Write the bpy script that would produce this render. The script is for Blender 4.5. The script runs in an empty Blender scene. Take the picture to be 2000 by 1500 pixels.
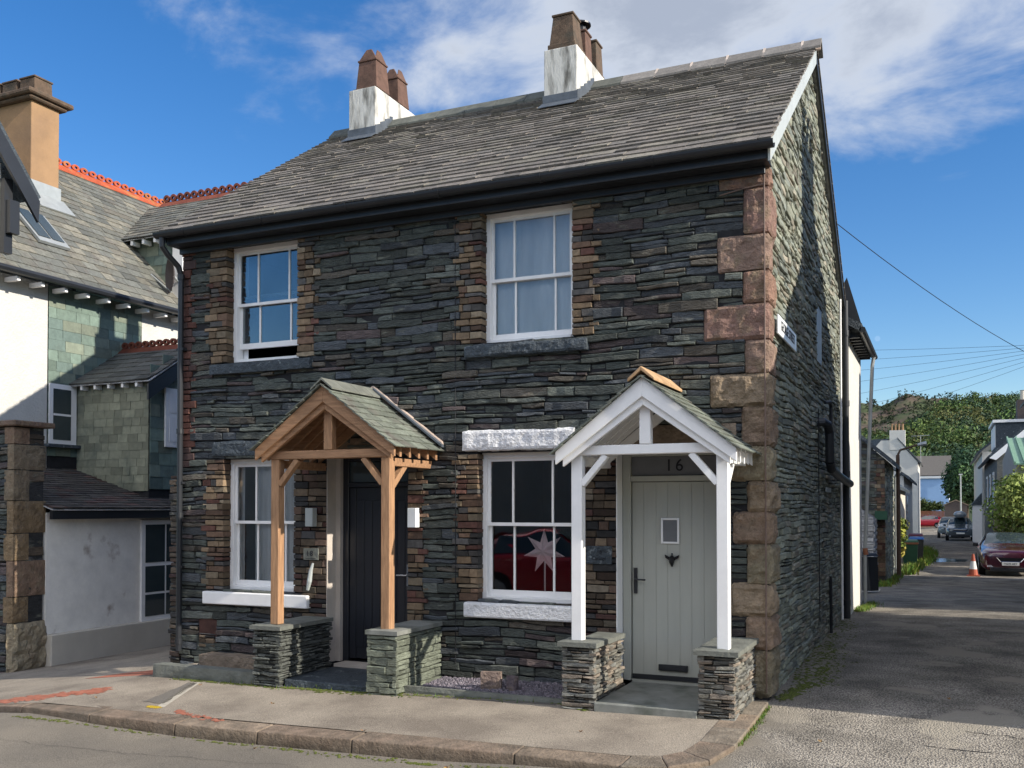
import bpy, math, random
from math import radians, sin, cos, pi, sqrt, atan2
from mathutils import Vector, Matrix, noise
C = bpy.context.scene.collection
scn = bpy.context.scene

# ------------------------------------------------------------------ camera
cam = bpy.data.cameras.new('camera')
cam.sensor_width = 36.0
cam.lens = 36.0 * 1879.65 / 2000
cam.shift_y = 205.0 / 2000
cam.clip_start = 0.05
cam.clip_end = 6000
co = bpy.data.objects.new('camera', cam); C.objects.link(co)
co.location = (1.4514, -8.9476, 1.7189)
co.rotation_euler = (pi/2 + 0.01945, 0, 0.42075)
scn.camera = co

# ------------------------------------------------------------------ sky and sun
ELEV, AZ = radians(28.3), radians(5.5)      # sun stands along +X, a little towards -Y
sun_dir = Vector((cos(ELEV)*cos(AZ), -cos(ELEV)*sin(AZ), sin(ELEV)))
sl = bpy.data.lights.new('sun', 'SUN'); sl.energy = 4.0; sl.angle = radians(0.5); sl.color = (1.0, 0.93, 0.82)
so = bpy.data.objects.new('sun', sl); C.objects.link(so)
so.rotation_euler = (-sun_dir).to_track_quat('-Z', 'Y').to_euler()
so.location = (20, -5, 20)

world = bpy.data.worlds.new('World'); scn.world = world
world.use_nodes = True
wt = world.node_tree; wt.nodes.clear()
def wn(t, **k):
    n = wt.nodes.new(t)
    for a, b in k.items(): setattr(n, a, b)
    return n
def wmath(op, a, b=None, clamp=False):
    n = wn('ShaderNodeMath', operation=op); n.use_clamp = clamp
    for i, v in enumerate((a, b)):
        if v is None: continue
        if isinstance(v, (int, float)): n.inputs[i].default_value = v
        else: wt.links.new(v, n.inputs[i])
    return n.outputs[0]
def wramp(v, lo, hi, a=0.0, b=1.0):
    if lo > hi: lo, hi, a, b = hi, lo, b, a
    n = wn('ShaderNodeMapRange', interpolation_type='SMOOTHSTEP')
    wt.links.new(v, n.inputs[0])
    n.inputs[1].default_value = lo; n.inputs[2].default_value = hi
    n.inputs[3].default_value = a; n.inputs[4].default_value = b
    return n.outputs[0]
sky = wn('ShaderNodeTexSky', sky_type='NISHITA')
sky.sun_disc = False; sky.sun_elevation = ELEV; sky.sun_rotation = radians(90) + AZ
sky.altitude = 100; sky.air_density = 1.0; sky.dust_density = 0.35; sky.ozone_density = 2.2
hsv = wn('ShaderNodeHueSaturation'); hsv.inputs['Hue'].default_value = 0.508; hsv.inputs['Saturation'].default_value = 1.36; hsv.inputs['Value'].default_value = 0.65
wt.links.new(sky.outputs[0], hsv.inputs['Color'])
tc = wn('ShaderNodeTexCoord')
dirv = tc.outputs['Generated']
def wdot(vec):
    n = wn('ShaderNodeVectorMath', operation='DOT_PRODUCT')
    wt.links.new(dirv, n.inputs[0]); n.inputs[1].default_value = vec
    return n.outputs['Value']
sepd = wn('ShaderNodeSeparateXYZ'); wt.links.new(dirv, sepd.inputs[0])
zc = wmath('ADD', wmath('MAXIMUM', sepd.outputs[2], 0.0), 0.30)
scl = wn('ShaderNodeVectorMath', operation='SCALE'); wt.links.new(dirv, scl.inputs[0]); wt.links.new(wmath('DIVIDE', 1.0, zc), scl.inputs['Scale'])
mp = wn('ShaderNodeMapping'); wt.links.new(scl.outputs[0], mp.inputs[0])
mp.inputs['Rotation'].default_value = (0, 0, radians(35)); mp.inputs['Scale'].default_value = (1.15, 1.5, 0.5)
n1 = wn('ShaderNodeTexNoise'); wt.links.new(mp.outputs[0], n1.inputs['Vector'])
n1.inputs['Scale'].default_value = 3.4; n1.inputs['Detail'].default_value = 11; n1.inputs['Roughness'].default_value = 0.60; n1.inputs['Distortion'].default_value = 0.25
mp2 = wn('ShaderNodeMapping'); wt.links.new(dirv, mp2.inputs[0]); mp2.inputs['Location'].default_value = (3.1, 1.7, 0.4)
n2 = wn('ShaderNodeTexNoise'); wt.links.new(mp2.outputs[0], n2.inputs['Vector'])
n2.inputs['Scale'].default_value = 3.2; n2.inputs['Detail'].default_value = 6; n2.inputs['Roughness'].default_value = 0.5
def dirof(yaw_deg, el_deg):      # yaw to the left of +Y
    a, e = radians(yaw_deg), radians(el_deg)
    return (-sin(a)*cos(e), cos(a)*cos(e), sin(e))
g_main = wramp(wdot(dirof(-2, 38)), cos(radians(27)), cos(radians(9)))       # heavy bank, upper right
g_mid = wramp(wdot(dirof(22, 33)), cos(radians(17)), cos(radians(3)))        # white bank, top centre
g_left = wramp(wdot(dirof(38, 27)), cos(radians(11)), cos(radians(2)))       # wisps left of the chimney
cov = wmath('ADD', wmath('MULTIPLY', g_main, 0.33), wmath('ADD', wmath('MULTIPLY', g_mid, 0.25), wmath('MULTIPLY', g_left, 0.11)))
low = wramp(sepd.outputs[2], 0.24, 0.44, -0.14, 0.0)
nn0 = wmath('ADD', wmath('MULTIPLY', n1.outputs[0], 0.5), wmath('MULTIPLY', n2.outputs[0], 0.5))
nn = wmath('ADD', wmath('MULTIPLY', wmath('SUBTRACT', nn0, 0.5), 1.7), 0.5)
dens = wmath('ADD', wmath('ADD', nn, cov), low)
mask = wramp(dens, 0.57, 0.90)
mask = wmath('MULTIPLY', mask, 0.92)
thick = wramp(dens, 0.80, 1.02)
ccol = wn('ShaderNodeMixRGB'); wt.links.new(thick, ccol.inputs[0])
CL = 3.5
ccol.inputs[1].default_value = (0.80*CL, 0.86*CL, 0.96*CL, 1); ccol.inputs[2].default_value = (0.50*CL, 0.56*CL, 0.68*CL, 1)
mixc = wn('ShaderNodeMixRGB'); wt.links.new(mask, mixc.inputs[0]); wt.links.new(hsv.outputs[0], mixc.inputs[1]); wt.links.new(ccol.outputs[0], mixc.inputs[2])
# unseen bright broken cloud, added behind the camera as fill for the front wall
gbz = wmath('MULTIPLY', wramp(sepd.outputs[1], -0.05, -0.45), wramp(sepd.outputs[2], 0.26, 0.46))
bm = wmath('MULTIPLY', gbz, wramp(wmath('ADD', nn, 0.12), 0.50, 0.68))
mixb = wn('ShaderNodeMixRGB'); wt.links.new(bm, mixb.inputs[0]); wt.links.new(mixc.outputs[0], mixb.inputs[1]); mixb.inputs[2].default_value = (9.8, 9.9, 10.2, 1)
mixc = mixb
moon = wramp(wdot(dirof(3.25, 9.35)), cos(radians(0.17)), cos(radians(0.12)))
moonm = wmath('MULTIPLY', moon, 0.12)
mixm = wn('ShaderNodeMixRGB'); wt.links.new(moonm, mixm.inputs[0]); wt.links.new(mixc.outputs[0], mixm.inputs[1]); mixm.inputs[2].default_value = (3.5, 4.2, 5.2, 1)
bg = wn('ShaderNodeBackground'); bg.inputs['Strength'].default_value = 0.15
wt.links.new(mixm.outputs[0], bg.inputs['Color'])
wo = wn('ShaderNodeOutputWorld'); wt.links.new(bg.outputs[0], wo.inputs[0])

scn.view_settings.view_transform = 'Standard'
scn.view_settings.look = 'None'
scn.view_settings.exposure = 0.78
scn.view_settings.gamma = 1.0
scn.cycles.max_bounces = 8
scn.cycles.transparent_max_bounces = 12

R = random.Random(7)
def U(a, b): return R.uniform(a, b)
def vary(a, b, c):
    k = U(a, b); return tuple(v * k for v in c)

# ------------------------------------------------------------------ materials
def mat(name, col=(0.5, 0.5, 0.5), rough=0.8, attr=False, nscale=6.0, namp=0.25, bump=0.0, bscale=60.0, bdist=0.01,
        spec=0.3, metal=0.0, col2=None, c2scale=1.5, c2lo=0.5, c2hi=0.65, stretch=None, detail=6, coat=0.0):
    m = bpy.data.materials.new(name); m.use_nodes = True
    t = m.node_tree; bs = t.nodes['Principled BSDF']
    bs.inputs['Roughness'].default_value = rough
    bs.inputs['Metallic'].default_value = metal
    bs.inputs['Specular IOR Level'].default_value = spec
    if coat: bs.inputs['Coat Weight'].default_value = coat; bs.inputs['Coat Roughness'].default_value = 0.06
    tc = t.nodes.new('ShaderNodeTexCoord'); vec = tc.outputs['Object']
    if stretch:
        mpn = t.nodes.new('ShaderNodeMapping'); mpn.inputs['Scale'].default_value = stretch
        t.links.new(vec, mpn.inputs[0]); vec = mpn.outputs[0]
    if attr:
        at = t.nodes.new('ShaderNodeAttribute'); at.attribute_name = 'Col'; base = at.outputs['Color']
    else:
        rgb = t.nodes.new('ShaderNodeRGB'); rgb.outputs[0].default_value = (*col, 1); base = rgb.outputs[0]
    if col2 is not None:
        n2 = t.nodes.new('ShaderNodeTexNoise'); n2.inputs['Scale'].default_value = c2scale; n2.inputs['Detail'].default_value = 8; n2.inputs['Roughness'].default_value = 0.6
        t.links.new(vec, n2.inputs['Vector'])
        mr = t.nodes.new('ShaderNodeMapRange'); mr.inputs[1].default_value = c2lo; mr.inputs[2].default_value = c2hi
        t.links.new(n2.outputs[0], mr.inputs[0])
        mx = t.nodes.new('ShaderNodeMixRGB'); t.links.new(mr.outputs[0], mx.inputs[0]); t.links.new(base, mx.inputs[1]); mx.inputs[2].default_value = (*col2, 1)
        base = mx.outputs[0]
    if namp:
        n = t.nodes.new('ShaderNodeTexNoise'); n.inputs['Scale'].default_value = nscale; n.inputs['Detail'].default_value = detail; n.inputs['Roughness'].default_value = 0.65
        t.links.new(vec, n.inputs['Vector'])
        mr = t.nodes.new('ShaderNodeMapRange'); mr.inputs[1].default_value = 0.25; mr.inputs[2].default_value = 0.75
        mr.inputs[3].default_value = 1 - namp; mr.inputs[4].default_value = 1 + namp
        t.links.new(n.outputs[0], mr.inputs[0])
        mu = t.nodes.new('ShaderNodeVectorMath'); mu.operation = 'SCALE'
        t.links.new(base, mu.inputs[0]); t.links.new(mr.outputs[0], mu.inputs['Scale']); base = mu.outputs[0]
    t.links.new(base, bs.inputs['Base Color'])
    if bump:
        b = t.nodes.new('ShaderNodeTexNoise'); b.inputs['Scale'].default_value = bscale; b.inputs['Detail'].default_value = 5; b.inputs['Roughness'].default_value = 0.6
        t.links.new(vec, b.inputs['Vector'])
        bn = t.nodes.new('ShaderNodeBump'); bn.inputs['Strength'].default_value = bump; bn.inputs['Distance'].default_value = bdist
        t.links.new(b.outputs[0], bn.inputs['Height']); t.links.new(bn.outputs[0], bs.inputs['Normal'])
    return m
def glass_mat(name, refl=0.14, tint=(0.75, 0.8, 0.8), dark=0.0):
    m = bpy.data.materials.new(name); m.use_nodes = True
    t = m.node_tree; t.nodes.clear()
    o = t.nodes.new('ShaderNodeOutputMaterial'); g = t.nodes.new('ShaderNodeBsdfGlossy'); g.inputs['Roughness'].default_value = 0.015
    tr = t.nodes.new('ShaderNodeBsdfTransparent'); tr.inputs[0].default_value = (*tint, 1)
    lw = t.nodes.new('ShaderNodeFresnel'); lw.inputs['IOR'].default_value = 1.5
    ad = t.nodes.new('ShaderNodeMath'); ad.operation = 'ADD'; ad.use_clamp = True; t.links.new(lw.outputs[0], ad.inputs[0]); ad.inputs[1].default_value = refl
    nz = t.nodes.new('ShaderNodeTexNoise'); nz.inputs['Scale'].default_value = 1.6; nz.inputs['Detail'].default_value = 1
    tcn = t.nodes.new('ShaderNodeTexCoord'); t.links.new(tcn.outputs['Object'], nz.inputs['Vector'])
    bn = t.nodes.new('ShaderNodeBump'); bn.inputs['Strength'].default_value = 0.25; bn.inputs['Distance'].default_value = 0.02
    t.links.new(nz.outputs[0], bn.inputs['Height']); t.links.new(bn.outputs[0], g.inputs['Normal'])
    mx = t.nodes.new('ShaderNodeMixShader'); t.links.new(ad.outputs[0], mx.inputs[0]); t.links.new(tr.outputs[0], mx.inputs[1]); t.links.new(g.outputs[0], mx.inputs[2])
    t.links.new(mx.outputs[0], o.inputs[0])
    return m
M = {}
M['stone'] = mat('slate_stone', attr=True, rough=0.7, nscale=14, namp=0.5, bump=1.0, bscale=30, bdist=0.03, stretch=(0.8, 0.8, 2.4), spec=0.4, col2=(0.20, 0.205, 0.16), c2scale=5, c2lo=0.58, c2hi=0.76)
M['stone_side'] = mat('gable_stone', attr=True, rough=0.8, nscale=11, namp=0.35, bump=0.6, bscale=30, bdist=0.010, stretch=(0.8, 0.8, 3.0), spec=0.3, col2=(0.29, 0.295, 0.225), c2scale=3, c2lo=0.5, c2hi=0.75)
M['joint'] = mat('wall_joint', (0.022, 0.022, 0.024), 0.95, nscale=9, namp=0.4)
M['brick'] = mat('brick', attr=True, rough=0.85, nscale=22, namp=0.35, bump=0.7, bscale=70, bdist=0.01)
M['sandstone'] = mat('sandstone', attr=True, rough=0.9, nscale=9, namp=0.4, bump=1.0, bscale=26, bdist=0.035, col2=(0.20, 0.15, 0.10), c2scale=6, c2lo=0.48, c2hi=0.7)
M['roof'] = mat('roof_slate', attr=True, rough=0.72, nscale=18, namp=0.4, bump=0.7, bscale=45, bdist=0.012, spec=0.35, col2=(0.12, 0.11, 0.095), c2scale=4, c2lo=0.50, c2hi=0.72)
M['hung'] = mat('hung_slate', attr=True, rough=0.65, nscale=12, namp=0.22, bump=0.3, bscale=30, col2=(0.10, 0.12, 0.10), c2scale=2.2, c2lo=0.56, c2hi=0.80)
M['render'] = mat('white_render', (0.56, 0.545, 0.505), 0.9, nscale=3, namp=0.08, bump=0.8, bscale=28, bdist=0.02, col2=(0.55, 0.52, 0.46), c2scale=1.3, c2lo=0.60, c2hi=0.85)
M['stain_render'] = mat('stained_render', (0.60, 0.585, 0.54), 0.9, nscale=5, namp=0.15, bump=0.5, bscale=25, bdist=0.015, col2=(0.13, 0.125, 0.11), c2scale=5, c2lo=0.46, c2hi=0.66, stretch=(1.6, 1, 0.35))
M['rough_white'] = mat('rough_whitewash', (0.72, 0.72, 0.73), 0.85, nscale=8, namp=0.12, bump=1.0, bscale=30, bdist=0.03)
M['lime'] = mat('lime_wash', (0.80, 0.77, 0.71), 0.9, nscale=5, namp=0.12, bump=0.5, bscale=34, bdist=0.012, col2=(0.34, 0.27, 0.21), c2scale=2.6, c2lo=0.60, c2hi=0.74)
M['whitewash'] = mat('whitewashed_rubble', attr=True, rough=0.9, nscale=6, namp=0.25, bump=0.6, bscale=20, bdist=0.02)
M['paint'] = mat('white_paint', (0.82, 0.81, 0.795), 0.45, nscale=5, namp=0.06, bump=0.08, bscale=30, spec=0.4)
M['grey_paint'] = mat('grey_paint', (0.40, 0.43, 0.42), 0.5, nscale=4, namp=0.10)
M['door_green'] = mat('sage_door_paint', (0.385, 0.39, 0.345), 0.42, nscale=3, namp=0.05, bump=0.1, bscale=80, stretch=(6, 6, 0.6), spec=0.4)
M['door_dark'] = mat('dark_door_paint', (0.016, 0.018, 0.024), 0.35, nscale=3, namp=0.15, spec=0.5)
M['black'] = mat('black_plastic', (0.018, 0.020, 0.024), 0.42, nscale=3, namp=0.2, spec=0.45)
M['blackgloss'] = mat('black_metal', (0.012, 0.012, 0.014), 0.3, namp=0)
M['timber'] = mat('larch_timber', (0.35, 0.20, 0.108), 0.68, nscale=6, namp=0.42, bump=0.5, bscale=24, stretch=(6, 6, 0.6), col2=(0.25, 0.12, 0.06), c2scale=2.0, c2lo=0.55, c2hi=0.8)
M['timber_h'] = mat('larch_beam', (0.33, 0.185, 0.10), 0.68, nscale=6, namp=0.42, bump=0.5, bscale=24, stretch=(0.6, 6, 6), col2=(0.25, 0.12, 0.06), c2scale=2.0, c2lo=0.55, c2hi=0.8)
M['frame_wood'] = mat('pale_door_trim', (0.46, 0.41, 0.36), 0.6, nscale=4, namp=0.15)
M['lead'] = mat('lead_flashing', (0.10, 0.115, 0.135), 0.5, nscale=6, namp=0.35, metal=0.2, bump=0.3, bscale=12)
M['mortar'] = mat('mortar', (0.42, 0.33, 0.27), 0.95, nscale=9, namp=0.2, bump=0.5, bscale=40)
M['ridge'] = mat('ridge_stone', attr=True, rough=0.9, nscale=9, namp=0.3, bump=0.4, bscale=40)
M['ridge_dark'] = mat('weathered_ridge_tile', (0.17, 0.05, 0.03), 0.75, nscale=5, namp=0.4)
M['ridge_red'] = mat('red_ridge_tile', (0.36, 0.075, 0.032), 0.75, nscale=5, namp=0.3, col2=(0.32, 0.20, 0.07), c2scale=3, c2lo=0.55, c2hi=0.7)
M['pot_buff'] = mat('buff_chimney_pot', (0.105, 0.072, 0.05), 0.9, nscale=9, namp=0.4, bump=0.5, bscale=30, col2=(0.07, 0.06, 0.045), c2scale=6, c2lo=0.5, c2hi=0.7)
M['pot_red'] = mat('terracotta_pot', (0.12, 0.068, 0.05), 0.85, nscale=9, namp=0.35, bump=0.3, bscale=30, col2=(0.09, 0.055, 0.04), c2scale=5, c2lo=0.5, c2hi=0.75)
M['tan'] = mat('tan_render', (0.30, 0.185, 0.10), 0.9, nscale=3, namp=0.12, bump=0.3, bscale=40, col2=(0.22, 0.14, 0.085), c2scale=1.4, c2lo=0.5, c2hi=0.8)
M['glass'] = glass_mat('window_glass', 0.045, (0.93, 0.95, 0.95))
M['glass_up'] = glass_mat('window_glass_sky', 0.16, (0.6, 0.68, 0.72))
M['frost'] = mat('frosted_glass', (0.15, 0.155, 0.16), 0.35, namp=0.1)
M['net'] = mat('net_curtain', (0.82, 0.82, 0.82), 0.9, nscale=1.2, namp=0.22, stretch=(3, 3, 0.5))
M['curtain'] = mat('grey_curtain', (0.72, 0.72, 0.74), 0.9, nscale=2, namp=0.35, stretch=(6, 6, 0.3))
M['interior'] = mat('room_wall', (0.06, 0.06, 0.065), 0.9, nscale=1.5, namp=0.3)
M['slab'] = mat('green_slate_slab', (0.20, 0.205, 0.185), 0.6, nscale=5, namp=0.25, bump=0.3, bscale=25, col2=(0.11, 0.12, 0.10), c2scale=3)
M['cap'] = mat('slate_coping', (0.145, 0.15, 0.13), 0.7, nscale=7, namp=0.3, bump=0.7, bscale=22, bdist=0.02)
M['darkcap'] = mat('dark_sill_stone', (0.055, 0.068, 0.08), 0.6, nscale=9, namp=0.4, bump=1.0, bscale=26, bdist=0.04, col2=(0.25, 0.28, 0.29), c2scale=12, c2lo=0.60, c2hi=0.72)
M['lintel_stone'] = mat('brown_lintel_stone', (0.22, 0.17, 0.125), 0.9, nscale=10, namp=0.4, bump=1.0, bscale=28, bdist=0.03)
M['kerb'] = mat('sandstone_kerb', attr=True, rough=0.92, nscale=9, namp=0.4, bump=0.8, bscale=40, bdist=.02, col2=(0.15, 0.12, 0.09), c2scale=3, c2lo=0.42, c2hi=0.66)
M['moss'] = mat('moss', (0.085, 0.10, 0.02), 0.95, nscale=30, namp=0.5, bump=1, bscale=60)
M['grass'] = mat('grass', (0.10, 0.19, 0.02), 0.8, nscale=10, namp=0.5)
M['chips'] = mat('purple_slate_chips', attr=True, rough=0.8, namp=0.2, nscale=20)
M['leaf'] = mat('leaves', attr=True, rough=0.65, namp=0.2, nscale=3, spec=0.2)
M['bark'] = mat('bark', (0.09, 0.065, 0.045), 0.9, nscale=12, namp=0.4, bump=0.6, bscale=20)
M['tyre'] = mat('tyre_rubber', (0.012, 0.012, 0.013), 0.8, namp=0.2)
M['rim'] = mat('alloy', (0.35, 0.36, 0.38), 0.35, metal=0.7, namp=0.1)
M['plate'] = mat('number_plate', (0.75, 0.75, 0.72), 0.5, namp=0)
M['letter'] = mat('letter_black', (0.015, 0.015, 0.02), 0.6, namp=0)
M['lamp_glass'] = mat('headlamp_glass', (0.55, 0.58, 0.62), 0.12, namp=0.3, nscale=20, spec=0.8)
M['carglass'] = mat('car_glass', (0.035, 0.05, 0.055), 0.06, namp=0.2, nscale=2, spec=0.9)
M['chrome'] = mat('chrome', (0.7, 0.7, 0.72), 0.15, metal=1.0, namp=0)
M['signwhite'] = mat('sign_enamel', (0.78, 0.80, 0.80), 0.35, namp=0.05)
M['green_metal'] = mat('green_sheet_roof', (0.17, 0.29, 0.20), 0.5, nscale=2, namp=0.12)
M['blue_wall'] = mat('blue_render', (0.24, 0.38, 0.60), 0.9, nscale=2, namp=0.06)
M['cream'] = mat('cream_render', (0.55, 0.50, 0.42), 0.9, nscale=2, namp=0.12, bump=0.2, bscale=20)
M['grey_render'] = mat('grey_render', (0.30, 0.295, 0.27), 0.9, nscale=2, namp=0.15)
M['fence'] = mat('weathered_fence', (0.20, 0.155, 0.11), 0.9, nscale=4, namp=0.35, stretch=(4, 4, 0.6))
M['shed'] = mat('shed_boards', (0.075, 0.06, 0.055), 0.8, namp=0.2)
M['polewood'] = mat('pole_wood', (0.085, 0.055, 0.04), 0.85, nscale=6, namp=0.3, stretch=(4, 4, 0.5))
M['galv'] = mat('galvanised_steel', (0.36, 0.38, 0.38), 0.5, metal=0.4, namp=0.15)
M['bin_green'] = mat('green_bin_plastic', (0.03, 0.085, 0.05), 0.5, namp=0.15)
M['bin_black'] = mat('black_bin_plastic', (0.02, 0.022, 0.026), 0.5, namp=0.15)
M['bin_blue'] = mat('blue_bin_lid', (0.03, 0.10, 0.30), 0.5, namp=0.15)
M['bin_brown'] = mat('brown_bin_rim', (0.26, 0.11, 0.06), 0.5, namp=0.15)
M['bin_maroon'] = mat('maroon_bin_lid', (0.10, 0.02, 0.035), 0.5, namp=0.15)
M['cone'] = mat('cone_orange', (0.36, 0.09, 0.05), 0.6, namp=0.1)
M['conewhite'] = mat('cone_band', (0.7, 0.7, 0.68), 0.5, namp=0.1)
M['star'] = mat('star_paper', (0.95, 0.70, 0.72), 0.8, namp=0.15, nscale=9)
M['redpatch'] = mat('worn_red_paint', (0.33, 0.12, 0.075), 0.9, nscale=14, namp=0.4)
M['palepatch'] = mat('pale_concrete', (0.42, 0.38, 0.31), 0.9, nscale=14, namp=0.3)
M['yellow'] = mat('yellow_paint', (0.42, 0.29, 0.02), 0.9, nscale=30, namp=0.4)
M['bluecloth'] = mat('blue_tray', (0.04, 0.22, 0.50), 0.5, namp=0.1)
M['wire'] = mat('cable', (0.015, 0.015, 0.018), 0.6, namp=0)
M['greycable'] = mat('grey_cable', (0.16, 0.11, 0.09), 0.7, namp=0.1)
def asphalt(name, ca, cb, chip, chip_scale, patch_scale, bump):
    m = mat(name, ca, 0.93, nscale=chip_scale, namp=0.45, bump=bump, bscale=chip_scale, bdist=0.012, col2=cb, c2scale=patch_scale, c2lo=0.42, c2hi=0.64, detail=3, spec=0.2)
    return m
M['street'] = asphalt('street_surface', (0.215, 0.188, 0.150), (0.160, 0.142, 0.117), 0.3, 95, 0.8, 0.6)
M['alley'] = asphalt('alley_surface', (0.20, 0.182, 0.155), (0.125, 0.115, 0.102), 0.4, 75, 1.1, 0.9)
M['pavement'] = asphalt('pavement_surface', (0.30, 0.258, 0.205), (0.195, 0.165, 0.132), 0.3, 85, 1.3, 0.6)
def emis(name, col, s):
    m = bpy.data.materials.new(name); m.use_nodes = True
    b = m.node_tree.nodes['Principled BSDF']; b.inputs['Emission Color'].default_value = (*col, 1); b.inputs['Emission Strength'].default_value = s
    return m
M['bulb'] = emis('lamp_bulb', (1.0, 0.55, 0.18), 9.0)
def carpaint(name, col): return mat(name, col, 0.25, namp=0.03, spec=0.5, coat=1.0)

# ------------------------------------------------------------------ mesh builder and tags
class MB:
    def __init__(s): s.v = []; s.f = []; s.c = []; s.col = (0.5, 0.5, 0.5)
    def add(s, vs, fs, col=None):
        n = len(s.v); s.v += [tuple(v) for v in vs]; s.f += [tuple(i + n for i in f) for f in fs]
        s.c += [col or s.col] * len(vs)
    def box(s, x0, x1, y0, y1, z0, z1, col=None):
        s.add([(x0, y0, z0), (x1, y0, z0), (x1, y1, z0), (x0, y1, z0), (x0, y0, z1), (x1, y0, z1), (x1, y1, z1), (x0, y1, z1)],
              [(0, 3, 2, 1), (4, 5, 6, 7), (0, 1, 5, 4), (1, 2, 6, 5), (2, 3, 7, 6), (3, 0, 4, 7)], col)
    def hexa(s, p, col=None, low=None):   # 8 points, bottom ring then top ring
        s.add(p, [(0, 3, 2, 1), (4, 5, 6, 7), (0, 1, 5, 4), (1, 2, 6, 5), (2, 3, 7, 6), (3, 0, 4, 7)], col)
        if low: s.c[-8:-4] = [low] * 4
    def bar(s, a, b, w, h, up=(0, 0, 1), col=None):
        a, b = Vector(a), Vector(b); d = (b - a).normalized(); up = Vector(up)
        x = d.cross(up).normalized() * w / 2; z = x.cross(d).normalized() * h / 2
        s.hexa([a - x - z, a + x - z, b + x - z, b - x - z, a - x + z, a + x + z, b + x + z, b - x + z], col)
    def prism(s, poly, ext, col=None):   # poly: list of 3D points, ext: vector
        n = len(poly); e = Vector(ext); P = [Vector(p) for p in poly]
        s.add(P + [p + e for p in P], [tuple(range(n - 1, -1, -1)), tuple(range(n, 2 * n))] + [(i, (i + 1) % n, (i + 1) % n + n, i + n) for i in range(n)], col)
    def tube(s, pts, r, n=10, col=None, caps=True):
        P = [Vector(p) for p in pts]; rings = []
        for i, p in enumerate(P):
            d = (P[min(i + 1, len(P) - 1)] - P[max(i - 1, 0)]).normalized()
            a = d.orthogonal().normalized() if i == 0 else (a - d * a.dot(d)).normalized()
            b = d.cross(a); rr = r[i] if isinstance(r, (list, tuple)) else r
            rings.append([p + (a * cos(2 * pi * k / n) + b * sin(2 * pi * k / n)) * rr for k in range(n)])
        vs = [v for q in rings for v in q]; fs = []
        for i in range(len(P) - 1):
            for k in range(n):
                k2 = (k + 1) % n; fs.append((i * n + k, i * n + k2, (i + 1) * n + k2, (i + 1) * n + k))
        if caps: fs += [tuple(range(n - 1, -1, -1)), tuple(range((len(P) - 1) * n, len(P) * n))]
        s.add(vs, fs, col)
    def lathe(s, c, prof, n=16, col=None):   # prof: (r, z)
        s.tube([(c[0], c[1], c[2] + z) for r, z in prof], [r for r, z in prof], n, col)
    def build(s, name, m, parent=None, smooth=False, bevel=0.0, seg=1):
        me = bpy.data.meshes.new(name); me.from_pydata(s.v, [], s.f)
        ca = me.color_attributes.new('Col', 'FLOAT_COLOR', 'POINT')
        flat = []
        for c in s.c: flat += [c[0], c[1], c[2], 1.0]
        ca.data.foreach_set('color', flat)
        if smooth: me.polygons.foreach_set('use_smooth', [True] * len(me.polygons))
        me.update()
        o = bpy.data.objects.new(name, me); C.objects.link(o)
        if m is not None: me.materials.append(m)
        if parent is not None:
            o.parent = parent
            w = Vector((0, 0, 0)); p = parent
            while p is not None: w += p.location; p = p.parent
            o.location = -w if parent.type == 'EMPTY' else -w
        if bevel:
            b = o.modifiers.new('bevel', 'BEVEL'); b.width = bevel; b.segments = seg; b.limit_method = 'ANGLE'; b.angle_limit = radians(40)
        return o
def tag(o, label=None, cat=None, group=None, kind=None):
    if label: o['label'] = label
    if cat: o['category'] = cat
    if group: o['group'] = group
    if kind: o['kind'] = kind
    return o
def thing(name, loc, label, cat, group=None):
    o = bpy.data.objects.new(name, None); C.objects.link(o); o.location = loc; o.empty_display_size = 0.2
    return tag(o, label, cat, group)
def text(name, s, size, loc, rot, m, parent, ext=0.002, align='CENTER', space=1.0, sx=1.0):
    cu = bpy.data.curves.new('tmp', 'FONT'); cu.body = s; cu.size = size; cu.extrude = ext; cu.align_x = align; cu.align_y = 'CENTER'; cu.space_character = space
    t = bpy.data.objects.new('tmp', cu); C.objects.link(t)
    bpy.context.view_layer.update()
    me = bpy.data.meshes.new_from_object(t.evaluated_get(bpy.context.evaluated_depsgraph_get()))
    bpy.data.objects.remove(t); bpy.data.curves.remove(cu)
    mt = Matrix.Translation(loc) @ rot @ Matrix.Diagonal((sx, 1, 1, 1))
    me.transform(mt); me.name = name; me.materials.clear(); me.materials.append(m)
    o = bpy.data.objects.new(name, me); C.objects.link(o)
    if parent is not None:
        o.parent = parent; w = Vector((0, 0, 0)); p = parent
        while p is not None: w += p.location; p = p.parent
        o.location = -w
    return o
RF = Matrix.Rotation(pi / 2, 4, 'X')                       # text facing -Y
RS = Matrix.Rotation(pi / 2, 4, 'Z') @ RF                  # text facing +X

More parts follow.
